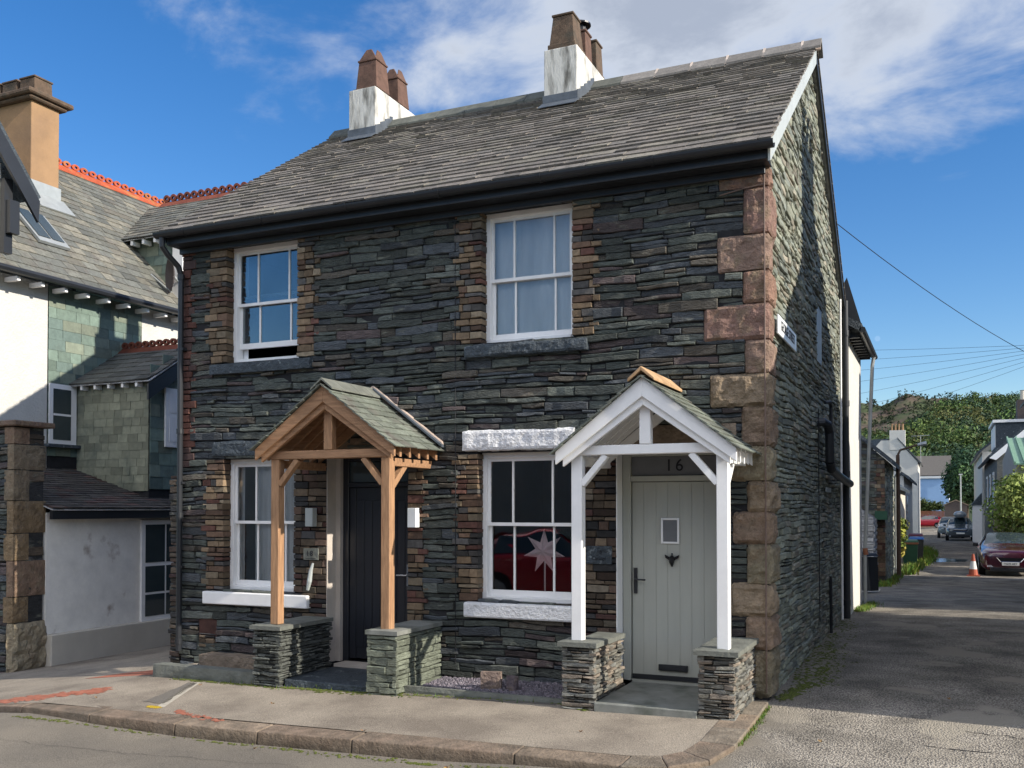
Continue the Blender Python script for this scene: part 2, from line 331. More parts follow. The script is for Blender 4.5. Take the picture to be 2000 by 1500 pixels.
# ------------------------------------------------------------------ stone, brick and slate laying
def slate_col():
    r = R.random(); k = U(0.55, 1.45) * .98
    if r < 0.50: c = (0.070, 0.080, 0.070)
    elif r < 0.72: c = (0.062, 0.070, 0.078)
    elif r < 0.85: c = (0.092, 0.080, 0.064)
    elif r < 0.93: c = (0.082, 0.062, 0.060)
    else: c = (0.11, 0.12, 0.105)
    return tuple(v * k for v in c)
def stone(mb, F, u0, u1, z0, z1, d, col, back=-0.05, b=0.007, jz=0.006, jd=0.008):
    n = max(1, min(5, int((u1 - u0) / 0.09)))
    cols = []
    e0, e1 = U(-0.012, 0.012), U(-0.012, 0.012)
    tilt = U(-1, 1) * 0.006; tz = U(-1, 1) * 0.008
    for i in range(n + 1):
        t = i / n; u = u0 + (u1 - u0) * t
        du = (e0 if i == 0 else e1 if i == n else 0)
        zb = z0 + U(-jz, jz); zt = z1 + U(-jz, jz); dd = d + tilt * (t - .5) * 2 + U(-jd, jd)
        ui = u + (b if i == 0 else -b if i == n else 0)
        if i in (0, n):
            zb += U(0, 0.006); zt -= U(0, 0.006)
        cols.append([F(u + du * .5, back, zb), F(u + du * .5, back, zt), F(u + du * .3, dd - b, zb), F(u - du * .3, dd - b, zt),
                     F(ui, dd + tz * .5, zb + b), F(ui, dd - tz * .5, zt - b)])
    vs = [v for c in cols for v in c]; fs = []
    for i in range(n):
        a, c = i * 6, (i + 1) * 6
        fs += [(a + 0, c + 0, c + 2, a + 2), (a + 2, c + 2, c + 4, a + 4), (a + 4, c + 4, c + 5, a + 5), (a + 5, c + 5, c + 3, a + 3), (a + 3, c + 3, c + 1, a + 1)]
    a, c = 0, n * 6
    fs += [(a + 0, a + 2, a + 3, a + 1), (a + 2, a + 4, a + 5, a + 3), (c + 1, c + 3, c + 2, c + 0), (c + 3, c + 5, c + 4, c + 2)]
    mb.add(vs, fs, col)
def lay_wall(mb, F, u0, u1, z0, z1, holes=(), hr=(0.036, 0.112), lr=(0.12, 0.50), limits=None, colf=slate_col, dr=(0.004, 0.044), gap=0.007, wave=0.016, **kw):
    z = z0
    while z < z1 - 0.015:
        h = U(*hr) if R.random() < 0.8 else U(hr[0], hr[1] * 0.6)
        if z + h > z1: h = z1 - z
        zc = z + h / 2
        lo, hi = (u0, u1) if limits is None else limits(zc)
        ivs = [(lo, hi)] if hi > lo else []
        for (a, b, c, d) in holes:
            if c < zc < d:
                nv = []
                for (p, q) in ivs:
                    if b <= p or a >= q: nv.append((p, q))
                    else:
                        if a > p: nv.append((p, a))
                        if b < q: nv.append((b, q))
                ivs = nv
        for (p, q) in ivs:
            u = p
            while u < q - 0.004:
                L = U(*lr) * (0.7 + 0.6 * h / hr[1])
                if q - (u + L) < 0.08: L = q - u
                ee = min(1, (u - p) / .2, (q - u - L) / .2) if limits is None else 1
                w = lambda uu: wave * noise.noise((uu * 1.3, z * 2.1, 3.3)) * 2
                def F2(uu, dd, zz, w=w): return F(uu, dd, zz + w(uu))
                if h > 0.075 and R.random() < 0.25 and L > 0.12:
                    m_ = U(.4, .6) * h
                    stone(mb, F2, u + gap / 2, u + L - gap / 2, z + gap / 2, z + m_ - gap / 2, U(*dr), colf(), **kw)
                    stone(mb, F2, u + gap / 2, u + L - gap / 2, z + m_ + gap / 2, z + h - gap / 2, U(*dr), colf(), **kw)
                else:
                    stone(mb, F2, u + gap / 2, u + L - gap / 2, z + gap / 2, z + h - gap / 2, U(*dr), colf(), **kw)
                u += L
        z += h
def brick_col():
    r = R.random(); k = U(0.45, 1.3)
    if r < 0.42: c = (0.19, 0.135, 0.085)
    elif r < 0.60: c = (0.15, 0.095, 0.065)
    elif r < 0.70: c = (0.12, 0.058, 0.045)
    elif r < 0.82: c = (0.22, 0.175, 0.12)
    else: c = (0.085, 0.08, 0.075)
    return tuple(v * k for v in c)
def dark_brick():
    c = brick_col(); k = 0.45 if R.random() < .6 else .75; return (c[0] * k, c[1] * k * 1.05, c[2] * k * 1.15)
def lay_bricks(mb, F, u0, u1, z0, z1, tooth, h=0.068, colf=brick_col, depth=-0.12):
    # tooth: 'l' toothed towards lower u, 'r' towards higher u, 'n' none
    z = z0; i = 0
    while z < z1 - 0.02:
        hh = min(h * U(0.6, 1.35), z1 - z); ex = (0.07 if i % 2 else 0.0) + U(-.015, .02)
        a, b = (u0 - (ex if tooth == 'l' else 0)), (u1 + (ex if tooth == 'r' else 0))
        u = a
        while u < b - 0.01:
            L = U(0.09, 0.13) if (R.random() < .5) else U(0.17, 0.23)
            if b - (u + L) < 0.06: L = b - u
            stone(mb, F, u + .003, u + L - .003, z + .003, z + hh - .003, U(0.022, 0.038), colf(), back=depth, b=0.005, jz=0.003, jd=0.004)
            u += L
        z += hh; i += 1
def roof_col():
    r = R.random(); k = U(0.78, 1.18)
    c = (0.182, 0.160, 0.136) if r < .55 else (0.162, 0.146, 0.127) if r < .85 else (0.200, 0.180, 0.145)
    return tuple(v * k for v in c)
def slates(mb, P0, Uv, Sv, W, L, expo=0.14, sw=(0.16, 0.32), th=0.014, colf=roof_col, clip=None, lift=0.012, taper=0.0, jit=0.006):
    P0, Uv, Sv = Vector(P0), Vector(Uv).normalized(), Vector(Sv).normalized(); N = Uv.cross(Sv).normalized()
    s = 0.0; row = 0
    while s < L - 0.02:
        e = expo * (1 - taper * s / L); top = min(s + e * 1.25, L)
        u = -U(0, sw[0]) if row % 2 else -U(0, .05)
        while u < W:
            w = U(*sw) * (1 - .5 * taper * s / L); a, b = max(u, 0), min(u + w, W)
            if b - a > 0.03 and (clip is None or clip((a + b) / 2, s + e / 2)):
                g = 0.003; l0 = lift + U(0, jit); l1 = U(0, .003); sj = U(-jit, jit)
                p = [P0 + Uv * (a + g) + Sv * (s + sj) + N * l0, P0 + Uv * (b - g) + Sv * (s + U(-jit, jit)) + N * (l0 + U(-.003, .003)),
                     P0 + Uv * (b - g) + Sv * top + N * l1, P0 + Uv * (a + g) + Sv * top + N * l1]
                q = [v + N * th for v in p]
                mb.hexa(p + q, colf())
            u += w
        s += e; row += 1

# ------------------------------------------------------------------ ground
def fall(x): return min(0.0, x + 6.6) * 0.095 if x > -14 else -.703
def pave_z(x, y): return 0.018 * x + 0.03 * y + fall(x)
def road_z(x, y):
    xx = min(x, 0.0); d = 0.03 + 0.085 * min(1, max(0, -x / 2.2)) - 0.045 * min(1, max(0, (-x - 4.6) / 1.6))
    z = 0.018 * xx + 0.03 * max(min(y, 0.0), -2.45) - d - 0.012 * max(0, min(2, -2.45 - y))
    z += fall(x)
    if x > 0: z += (0.02) * min(1, x / 2)
    if y > -0.2: z += 0.03 * min(1, (y + .2))
    if y > 8: z -= 0.62 * min(1, (y - 8) / 16.0)
    return z
def sheet(name, xs, ys, zf, m, parent=None):
    mb = MB(); nx = len(xs)
    vs = [(x, y, zf(x, y)) for y in ys for x in xs]
    mb.add(vs, [(j * nx + i, j * nx + i + 1, (j + 1) * nx + i + 1, (j + 1) * nx + i) for j in range(len(ys) - 1) for i in range(nx - 1)])
    return mb.build(name, m, parent, smooth=True)
def lin(a, b, n): return [a + (b - a) * i / n for i in range(n + 1)]
o = sheet('ground', lin(-400, 500, 30), lin(-300, 300, 20), lambda x, y: -1.6, M['moss']); tag(o, kind='structure')
street_blend = M['street']
# the street surface: smooth concrete on the left, coarse chippings on the right
def two_zone():
    m = M['street'].copy(); m.name = 'road_surface'; t = m.node_tree; bs = t.nodes['Principled BSDF']
    base = bs.inputs['Base Color'].links[0].from_socket
    tcn = t.nodes.new('ShaderNodeTexCoord'); sx = t.nodes.new('ShaderNodeSeparateXYZ'); t.links.new(tcn.outputs['Object'], sx.inputs[0])
    nz = t.nodes.new('ShaderNodeTexNoise'); nz.inputs['Scale'].default_value = 1.8; nz.inputs['Detail'].default_value = 6; t.links.new(tcn.outputs['Object'], nz.inputs['Vector'])
    a = t.nodes.new('ShaderNodeMath'); a.operation = 'MULTIPLY_ADD'; t.links.new(nz.outputs[0], a.inputs[0]); a.inputs[1].default_value = 1.6; t.links.new(sx.outputs[0], a.inputs[2])
    mr = t.nodes.new('ShaderNodeMapRange'); mr.inputs[1].default_value = 0.75; mr.inputs[2].default_value = 1.15; t.links.new(a.outputs[0], mr.inputs[0])
    # chippings
    vo = t.nodes.new('ShaderNodeTexVoronoi'); vo.inputs['Scale'].default_value = 62; t.links.new(tcn.outputs['Object'], vo.inputs['Vector'])
    cr = t.nodes.new('ShaderNodeValToRGB'); cr.color_ramp.elements[0].color = (0.52, 0.47, 0.39, 1); cr.color_ramp.elements[1].color = (0.17, 0.152, 0.13, 1)
    cr.color_ramp.elements[0].position = 0.15; cr.color_ramp.elements[1].position = 0.62; t.links.new(vo.outputs['Distance'], cr.inputs[0])
    n3 = t.nodes.new('ShaderNodeTexNoise'); n3.inputs['Scale'].default_value = 1.5; n3.inputs['Detail'].default_value = 7; t.links.new(tcn.outputs['Object'], n3.inputs['Vector'])
    m3 = t.nodes.new('ShaderNodeMapRange'); m3.inputs[1].default_value = 0.35; m3.inputs[2].default_value = 0.7; m3.inputs[3].default_value = 0.6; m3.inputs[4].default_value = 1.35; t.links.new(n3.outputs[0], m3.inputs[0])
    sc = t.nodes.new('ShaderNodeVectorMath'); sc.operation = 'SCALE'; t.links.new(cr.outputs[0], sc.inputs[0]); t.links.new(m3.outputs[0], sc.inputs['Scale'])
    # worn smooth patches
    n4 = t.nodes.new('ShaderNodeTexNoise'); n4.inputs['Scale'].default_value = 0.9; n4.inputs['Detail'].default_value = 5; t.links.new(tcn.outputs['Object'], n4.inputs['Vector'])
    m4 = t.nodes.new('ShaderNodeMapRange'); m4.inputs[1].default_value = 0.56; m4.inputs[2].default_value = 0.60; t.links.new(n4.outputs[0], m4.inputs[0])
    mxp = t.nodes.new('ShaderNodeMixRGB'); t.links.new(m4.outputs[0], mxp.inputs[0]); t.links.new(sc.outputs[0], mxp.inputs[1]); mxp.inputs[2].default_value = (0.33, 0.295, 0.24, 1)
    # shade inside the alley, put into the tarmac colour as a gradual darkening
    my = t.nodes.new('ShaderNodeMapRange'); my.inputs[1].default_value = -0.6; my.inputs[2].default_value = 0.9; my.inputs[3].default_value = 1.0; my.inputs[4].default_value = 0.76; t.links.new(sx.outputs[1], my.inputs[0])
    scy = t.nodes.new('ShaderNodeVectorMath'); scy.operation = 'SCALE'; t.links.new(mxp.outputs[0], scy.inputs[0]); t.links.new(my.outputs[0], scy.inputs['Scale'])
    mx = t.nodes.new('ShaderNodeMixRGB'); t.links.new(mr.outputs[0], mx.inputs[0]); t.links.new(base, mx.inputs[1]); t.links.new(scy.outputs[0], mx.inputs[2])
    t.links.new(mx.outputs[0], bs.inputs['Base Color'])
    bn = t.nodes.new('ShaderNodeBump'); bn.inputs['Distance'].default_value = 0.012; bn.invert = True
    t.links.new(mr.outputs[0], bn.inputs['Strength']); t.links.new(vo.outputs['Distance'], bn.inputs['Height'])
    old = bs.inputs['Normal'].links[0].from_socket; t.links.new(old, bn.inputs['Normal']); t.links.new(bn.outputs[0], bs.inputs['Normal'])
    return m
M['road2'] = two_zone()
xs = [-40, -30, -20, -14] + lin(-12, 5, 60) + [8, 14, 25, 40]
ys = [-30, -20, -16, -13, -11] + lin(-10, 12, 80) + lin(12.5, 34, 30) + [40, 50, 60, 75, 90, 110, 140, 200]
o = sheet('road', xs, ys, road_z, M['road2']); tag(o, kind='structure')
# pavement
mb = MB()
px_ = lin(-30, -11, 8) + lin(-10.8, -0.2, 60); py_ = lin(-2.2, 0.02, 14)
o = sheet('pavement', px_, py_, pave_z, M['pavement']); tag(o, kind='structure')
o = sheet('passage_floor', lin(-12, -6.7, 14), lin(0.02, 12, 16), lambda x, y: pave_z(x, 0.02) + 0.001 * y - 0.001, M['pavement']); tag(o, kind='structure')
# kerb: sandstone flags
mb = MB()
def kerb_col():
    k = U(.85, 1.12); return R.choice([(0.26 * k, 0.20 * k, 0.145 * k), (0.25 * k, 0.185 * k, 0.135 * k), (0.23 * k, 0.195 * k, 0.15 * k)])
def kerb_front(x): return -2.44 - 0.03 * sin(x * 1.1) - (0.0 if x < -1.2 else 0.04 * (1 - abs(x + .8))) + (.22 * min(1.5, -6.4 - x) if x < -6.4 else 0)
x = -24.0
while x < -0.75:
    L = U(0.8, 1.5); x1 = min(x + L, -0.62); bz = U(-.002, .002); g = .003
    y0, y1 = kerb_front(x), kerb_front(x1); yb = (y0 + y1) / 2 + .25 + 0.04 * U(-1, 1)
    c = kerb_col()
    zb0, zb1 = pave_z(x, y0) - .13, pave_z(x1, y1) - .13
    mb.hexa([(x + g, y0, zb0), (x1 - g, y1, zb1), (x1 - g, yb, zb1), (x + g, yb, zb0),
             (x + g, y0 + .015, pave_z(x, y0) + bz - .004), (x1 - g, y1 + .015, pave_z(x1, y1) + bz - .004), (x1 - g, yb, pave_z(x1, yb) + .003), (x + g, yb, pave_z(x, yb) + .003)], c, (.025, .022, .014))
    x = x1
# rounded corner and return along the alley
ring_o = [(-0.62, -2.48), (-0.30, -2.40), (-0.06, -2.16), (0.03, -1.72), (0.035, -1.20), (0.035, -0.72), (0.03, -0.20)]
ring_i = [(-0.62, -2.19), (-0.42, -2.14), (-0.30, -1.98), (-0.25, -1.66), (-0.25, -1.20), (-0.25, -0.72), (-0.25, -0.20)]
for i in range(6):
    a, b, c_, d = ring_o[i], ring_o[i + 1], ring_i[i + 1], ring_i[i]; q = []
    def sh(p, cx=(a[0] + b[0] + c_[0] + d[0]) / 4, cy=(a[1] + b[1] + c_[1] + d[1]) / 4): return (cx + (p[0] - cx) * .985, cy + (p[1] - cy) * .985)
    pts = [sh(p) for p in (a, b, c_, d)]
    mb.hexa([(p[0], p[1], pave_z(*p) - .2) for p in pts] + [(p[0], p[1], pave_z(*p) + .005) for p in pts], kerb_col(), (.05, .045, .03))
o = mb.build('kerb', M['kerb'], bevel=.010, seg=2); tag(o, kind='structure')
# moss, seams and patches
def blobs(name, m, pts, label=None, n=60, size=(.01, .035), h=.01, zf=pave_z, kind='stuff'):
    mb = MB()
    for _ in range(n):
        i = R.randrange(len(pts) - 1); t = R.random(); a, b = pts[i], pts[i + 1]
        x = a[0] + (b[0] - a[0]) * t + R.gauss(0, a[2]); y = a[1] + (b[1] - a[1]) * t + R.gauss(0, a[2])
        r = U(*size); z = zf(x, y) + .003; k = R.randrange(5, 8); a0 = U(0, 6)
        ring = [(x + cos(a0 + 6.283 * j / k) * r * U(.6, 1.3), y + sin(a0 + 6.283 * j / k) * r * U(.6, 1.3), z) for j in range(k)]
        mb.add(ring + [(x, y, z + h * U(.4, 1))], [(j, (j + 1) % k, k) for j in range(k)])
    o = mb.build(name, m); tag(o, label, kind=kind); return o
def blades(name, m, pts, n, hgt, zf, colr=None, label=None):
    mb = MB()
    for _ in range(n):
        i = R.randrange(len(pts) - 1); t = R.random(); a, b = pts[i], pts[i + 1]
        x = a[0] + (b[0] - a[0]) * t + R.gauss(0, a[2]); y = a[1] + (b[1] - a[1]) * t + R.gauss(0, a[2]); z = zf(x, y)
        w = U(.004, .009) * hgt / .06; an = U(0, 6.28); l = hgt * U(.4, 1.2); dx, dy = U(-.6, .6) * l, U(-.6, .6) * l
        mb.add([(x - cos(an) * w, y - sin(an) * w, z), (x + cos(an) * w, y + sin(an) * w, z), (x + dx, y + dy, z + l)], [(0, 1, 2)], (U(.06, .15), U(.12, .20), U(.015, .04)))
    o = mb.build(name, M['leaf']); tag(o, label, kind='stuff'); return o
blobs('moss', M['moss'], [(-6.2, -.86, .03), (-5.2, -.93, .03), (-4.2, -.93, .05), (-3.3, -.86, .035), (-1.8, -.72, .03), (-1.4, -.95, .02)], 'green moss along the foot of the cottage front', n=900, size=(.006, .028), h=.008)
blobs('moss', M['moss'], [(-6.6, -2.5, .02), (-5.9, -2.5, .02), (-4.2, -2.51, .014), (-3.3, -2.52, .03), (-2.3, -2.53, .012), (-2.1, -2.54, .035), (-1.2, -2.54, .012), (-.3, -2.45, .02)], 'moss in the gutter under the kerb', n=420, size=(.004, .022), h=.01, zf=road_z)
blades('weeds', M['grass'], [(.04, -.25, .012), (.05, -.8, .02), (.05, -1.2, .018), (0.03, -1.6, .01)], 420, .035, road_z, label='grass weeds growing beside the corner kerb')
blobs('moss', M['moss'], [(.1, .05, .04), (.25, .8, .12), (.2, 2.0, .14), (.15, 3.5, .12), (.15, 6.5, .1)], 'moss along the foot of the gable wall', n=900, size=(.008, .03), h=.008, zf=road_z)
blades('grass_tuft', M['grass'], [(.16, 7.9, .05), (.2, 8.6, .08), (.2, 10.6, .08)], 900, .07, road_z, label='bright grass at the foot of the white wall')
def patch(name, m, poly, zf, dz, label=None):
    mb = MB(); n = len(poly); mb.add([(x, y, zf(x, y) + dz) for x, y in poly], [tuple(range(n))])
    o = mb.build(name, m); tag(o, label, kind='structure'); return o
blades('leaf_litter', M['leaf'], [(-6.4, -.8, .05), (-4.6, -.95, .05), (-3.0, -.85, .04), (-1.7, -.8, .03)], 90, .05, pave_z, label='dry weeds and straw along the foot of the piers')
chipd = MB()
for (x_, y_) in ((-1.9, -2.62), (-3.7, -2.6), (-5.6, -1.1), (-.6, -2.66), (-2.9, -2.2), (.6, -1.3), (-4.3, -1.6), (-1.2, -1.7), (1.5, .5), (-6.2, -1.9)):
    z_ = (pave_z if (y_ > -2.4 and x_ < 0) else road_z)(x_, y_) + .012; a_ = U(0, 6)
    for k_ in range(5):
        b_ = a_ + k_ * .7 - 1.4; l_ = U(.02, .035)
        chipd.add([(x_, y_, z_ - .006), (x_ + cos(b_ - .25) * l_ * .6, y_ + sin(b_ - .25) * l_ * .6, z_ + U(0, .01)), (x_ + cos(b_) * l_, y_ + sin(b_) * l_, z_ + U(0, .012)), (x_ + cos(b_ + .25) * l_ * .6, y_ + sin(b_ + .25) * l_ * .6, z_)], [(0, 1, 2, 3)], R.choice([(.25, .12, .04), (.30, .20, .06), (.16, .08, .03)]))
o = chipd.build('fallen_leaves', M['leaf']); tag(o, 'a few brown fallen leaves on the pavement and by the kerb', kind='stuff')
blobs('worn_red_paint', M['redpatch'], [(-7.3, -2.0, .07), (-6.9, -1.9, .07), (-6.45, -1.6, .05)], 'worn red paint on the pavement at the left', n=420, size=(.012, .05), h=.001)
blobs('worn_red_paint', M['redpatch'], [(-5.0, -2.08, .02), (-4.85, -2.16, .025), (-4.3, -2.28, .02)], 'flecks of red paint by the kerb', n=90, size=(.008, .03), h=.001)
patch('pavement_seam', M['palepatch'], [(-5.32, -2.0), (-5.22, -2.02), (-5.72, -0.98), (-5.83, -0.98)], pave_z, .004)
blobs('yellow_lichen', M['yellow'], [(-5.40, -2.02, .018), (-5.26, -2.03, .018)], 'yellow fleck of lichen on the pavement', n=60, size=(.01, .025), h=.004)
darkpatch = mat('tarmac_repair', (0.15, 0.135, 0.115), .93, nscale=90, namp=.4, bump=.5, bscale=90)
def ragged(poly, n=9, a=.02):
    out = []
    for (p, q) in zip(poly, poly[1:] + poly[:1]):
        for i in range(n): out.append((p[0] + (q[0] - p[0]) * i / n + U(-a, a), p[1] + (q[1] - p[1]) * i / n + U(-a, a)))
    return out
patch('tarmac_repair', darkpatch, ragged([(-5.85, -1.0), (-5.74, -.99), (-5.34, -1.9), (-5.62, -1.86)]), pave_z, .004)
patch('tarmac_repair', darkpatch, ragged([(-3.3, -.78), (-1.75, -.78), (-1.75, -.86), (-3.3, -.9)], 20, .012), pave_z, .004)
patch('tiled_strip', M['redpatch'], [(-7.6, -.80), (-6.55, -.74), (-6.5, -.45), (-6.9, -.4), (-7.3, -.55)], pave_z, .004)
# cracks in the tarmac at the alley mouth
mb = MB()
for (x0, y0, x1, y1) in ((1.15, -1.98, 2.1, -1.78), (1.3, -1.15, 2.6, -1.2), (.75, -1.9, 1.0, -2.05), (1.6, -.6, 2.4, -.75)):
    n = 14; pts = []
    for i in range(n + 1):
        t = i / n; pts.append((x0 + (x1 - x0) * t + U(-.02, .02), y0 + (y1 - y0) * t + U(-.03, .03)))
    for (a, b) in zip(pts, pts[1:]):
        w = U(.002, .009)
        mb.add([(a[0], a[1] - w, road_z(*a) + .004), (b[0], b[1] - w, road_z(*b) + .004), (b[0], b[1] + w, road_z(*b) + .004), (a[0], a[1] + w, road_z(*a) + .004)], [(0, 1, 2, 3)])
for (x0, y0, x1, y1) in ((-6.0, -3.2, -3.0, -2.9), (-2.4, -2.95, -.2, -3.05)):
    pts = [(x0 + (x1 - x0) * i / 30 + U(-.03, .03), y0 + (y1 - y0) * i / 30 + U(-.03, .03)) for i in range(31)]
    for (a, b) in zip(pts, pts[1:]):
        w = U(.001, .003)
        mb.add([(a[0], a[1] - w, road_z(*a) + .006), (b[0], b[1] - w, road_z(*b) + .006), (b[0], b[1] + w, road_z(*b) + .006), (a[0], a[1] + w, road_z(*a) + .006)], [(0, 1, 2, 3)])
o = mb.build('road_cracks', M['joint']); tag(o, kind='structure')

# ------------------------------------------------------------------ the cottages
house = thing('stone_cottages', (-3.45, 3.4, 0), 'dark slate-stone cottage pair with red sandstone corner, numbers 16 and 18', 'house')
ZE = 4.86
slope = 0.671; YR = 3.25; ZR = 5.0 + (YR + .3) * slope; YB = 7.0
def roof_z(y): return 5.0 + (y + .3) * slope if y < YR else ZR - (y - YR) * slope
OPEN = dict(ul=(-6.23, -5.20, 3.42, 4.80), ur=(-2.90, -1.885, 3.42, 4.79), ll=(-6.26, -5.24, 0.755, 2.29), lr=(-2.94, -1.87, 0.755, 2.29),  # openings here and quoins below worked out from image pixels
            d1=(-4.79, -3.77, -0.2, 2.29), d2=(-1.43, -0.36, -0.2, 2.25))
# wall core with openings (joints show it dark)
mb = MB()
def core_front(mb, y0, y1):
    xs_ = sorted({-6.9, -0.0} | {v for o in OPEN.values() for v in o[:2]}); zs_ = sorted({-.4, ZE} | {v for o in OPEN.values() for v in o[2:]})
    for i in range(len(xs_) - 1):
        run = None
        for j in range(len(zs_) - 1):
            xc, zc_ = (xs_[i] + xs_[i + 1]) / 2, (zs_[j] + zs_[j + 1]) / 2
            op = any(o[0] < xc < o[1] and o[2] < zc_ < o[3] for o in OPEN.values())
            if not op: run = [zs_[j], zs_[j + 1]] if run is None else [run[0], zs_[j + 1]]
            if (op or j == len(zs_) - 2) and run: mb.box(xs_[i], xs_[i + 1], y0, y1, run[0], run[1]); run = None
core_front(mb, 0.0, 0.30)
o = mb.build('wall', M['joint'], house)
mb = MB()
# gable wall core + back + left + floor
prof = [(0.31, -.4), (YB - .01, -.4), (YB - .01, roof_z(YB) - .10), (YR, ZR - .10), (0.31, roof_z(.31) - .10)]
mb.prism([(-0.3, y, z) for y, z in prof], (0.28, 0, 0))
mb.prism([(-6.88, y, z) for y, z in prof], (0.28, 0, 0))
mb.box(-6.6, -.3, YB - .3, YB - .01, -.4, roof_z(YB) - .10)
o = mb.build('wall', M['joint'], house)
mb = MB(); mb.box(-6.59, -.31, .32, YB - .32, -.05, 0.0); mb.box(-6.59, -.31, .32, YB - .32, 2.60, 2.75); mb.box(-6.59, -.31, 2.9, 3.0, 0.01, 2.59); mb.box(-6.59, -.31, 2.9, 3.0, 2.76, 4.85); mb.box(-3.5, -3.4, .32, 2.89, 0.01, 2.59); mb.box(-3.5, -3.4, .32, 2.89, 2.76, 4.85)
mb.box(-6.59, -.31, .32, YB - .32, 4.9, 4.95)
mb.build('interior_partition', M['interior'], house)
F_front = lambda u, d, z: (u, -d, z)
F_side = lambda u, d, z: (d, u, z)
# quoins: (x inner edge on the front, z top, z bottom)
QU = [(-0.43, 4.86, 4.665), (-0.205, 4.66, 4.24), (-0.447, 4.232, 3.90), (-0.213, 3.895, 3.60), (-0.575, 3.593, 3.262), (-0.197, 3.256, 2.953), (-0.52, 2.947, 2.648),
      (-0.228, 2.642, 2.285), (-0.332, 2.279, 1.965), (-0.184, 1.958, 1.68), (-0.316, 1.674, 1.387), (-0.187, 1.381, 1.023), (-0.338, 1.017, 0.728), (-0.204, 0.722, 0.424), (-0.169, 0.418, 0.0)]
holes = [o for o in OPEN.values()] + [(q[0], 0.01, q[2] - .003, q[1] + .003) for q in QU]
holes += [(-6.47, -6.22, 3.42, 4.75), (-5.21, -4.98, 3.42, 4.70), (-3.14, -2.89, 3.42, 4.75), (-1.89, -1.67, 3.42, 4.75)]
holes += [(-6.50, -6.25, .74, 2.29), (-5.25, -4.78, .1, 2.29), (-3.78, -3.58, .45, 2.2), (-3.16, -2.93, .74, 2.29), (-1.88, -1.42, .1, 2.29)]
holes += [(-6.91, -6.76, 2.2, 4.8), (-6.40, -5.25, 2.33, 2.49), (-3.1, -1.88, 2.31, 2.51), (-1.5, -.3, 2.26, 2.5)]
holes += [(-6.62, -6.35, .08, .42)]
mb = MB()
lay_wall(mb, F_front, -6.9, 0.0, -0.15, 4.84, holes)
o = mb.build('stone_facing', M['stone'], house)
tag(o, 'coursed dark slate front wall')
# brick dressings
def bricks(u0, u1, z0, z1, tooth, colf=brick_col):
    mb = MB(); lay_bricks(mb, F_front, u0, u1, z0, z1, tooth, colf=colf); return mb.build('brick_jamb', M['brick'], house)
bricks(-6.47, -6.215, 3.42, 4.80, 'l'); bricks(-5.21, -4.98, 3.42, 4.78, 'r'); bricks(-3.14, -2.885, 3.42, 4.78, 'l'); bricks(-1.89, -1.67, 3.42, 4.78, 'r')
bricks(-6.50, -6.245, .755, 2.29, 'l'); bricks(-5.245, -4.792, .10, 2.29, 'n', dark_brick); bricks(-3.765, -3.58, .50, 2.22, 'r'); bricks(-3.16, -2.925, .755, 2.29, 'l')
bricks(-1.865, -1.432, .10, 2.29, 'n', dark_brick); bricks(-0.355, -0.34, 0.1, 2.25, 'n', dark_brick)
mb = MB(); lay_bricks(mb, F_front, -6.9, -6.76, 2.2, 4.8, 'r', h=.085, colf=lambda: R.choice([(0.10, 0.045, 0.035), (0.13, 0.06, 0.045), (0.08, 0.05, 0.045)])); mb.build('brick_jamb', M['brick'], house)
# quoins
def rough_block(name, x0, x1, y0, y1, z0, z1, m, parent, amp=0.014, col=None, n=0.05, seed=0):
    mb = MB()
    nx, ny, nz = [max(1, int(round((b - a) / n))) for a, b in ((x0, x1), (y0, y1), (z0, z1))]
    idx = {}
    def vid(i, j, k):
        if (i, j, k) not in idx:
            p = Vector((x0 + (x1 - x0) * i / nx, y0 + (y1 - y0) * j / ny, z0 + (z1 - z0) * k / nz))
            ctr = Vector(((x0 + x1) / 2, (y0 + y1) / 2, (z0 + z1) / 2)); d = Vector(((i > 0) - 0 and (1 if i == nx else 0) or (-1 if i == 0 else 0), (1 if j == ny else -1 if j == 0 else 0), (1 if k == nz else -1 if k == 0 else 0)))
            e = sum(1 for t in d if t)
            nv = noise.noise(p * 9 + Vector((seed, seed * 1.7, 0))) + .5 * noise.noise(p * 23 + Vector((0, seed, 5)))
            if e == 1: p += d * (amp * (0.6 + nv))
            else: p -= d * (amp * (.12 + .22 * nv))
            idx[(i, j, k)] = len(mb.v); mb.v.append(tuple(p)); mb.c.append(col or (0.3, 0.2, 0.15))
        return idx[(i, j, k)]
    for i in range(nx):
        for j in range(ny):
            mb.f += [(vid(i, j, 0), vid(i, j + 1, 0), vid(i + 1, j + 1, 0), vid(i + 1, j, 0)), (vid(i, j, nz), vid(i + 1, j, nz), vid(i + 1, j + 1, nz), vid(i, j + 1, nz))]
        for k in range(nz):
            mb.f += [(vid(i, 0, k), vid(i + 1, 0, k), vid(i + 1, 0, k + 1), vid(i, 0, k + 1)), (vid(i, ny, k), vid(i, ny, k + 1), vid(i + 1, ny, k + 1), vid(i + 1, ny, k))]
    for j in range(ny):
        for k in range(nz):
            mb.f += [(vid(0, j, k), vid(0, j, k + 1), vid(0, j + 1, k + 1), vid(0, j + 1, k)), (vid(nx, j, k), vid(nx, j + 1, k), vid(nx, j + 1, k + 1), vid(nx, j, k + 1))]
    return mb.build(name, m, parent)
side_q = []
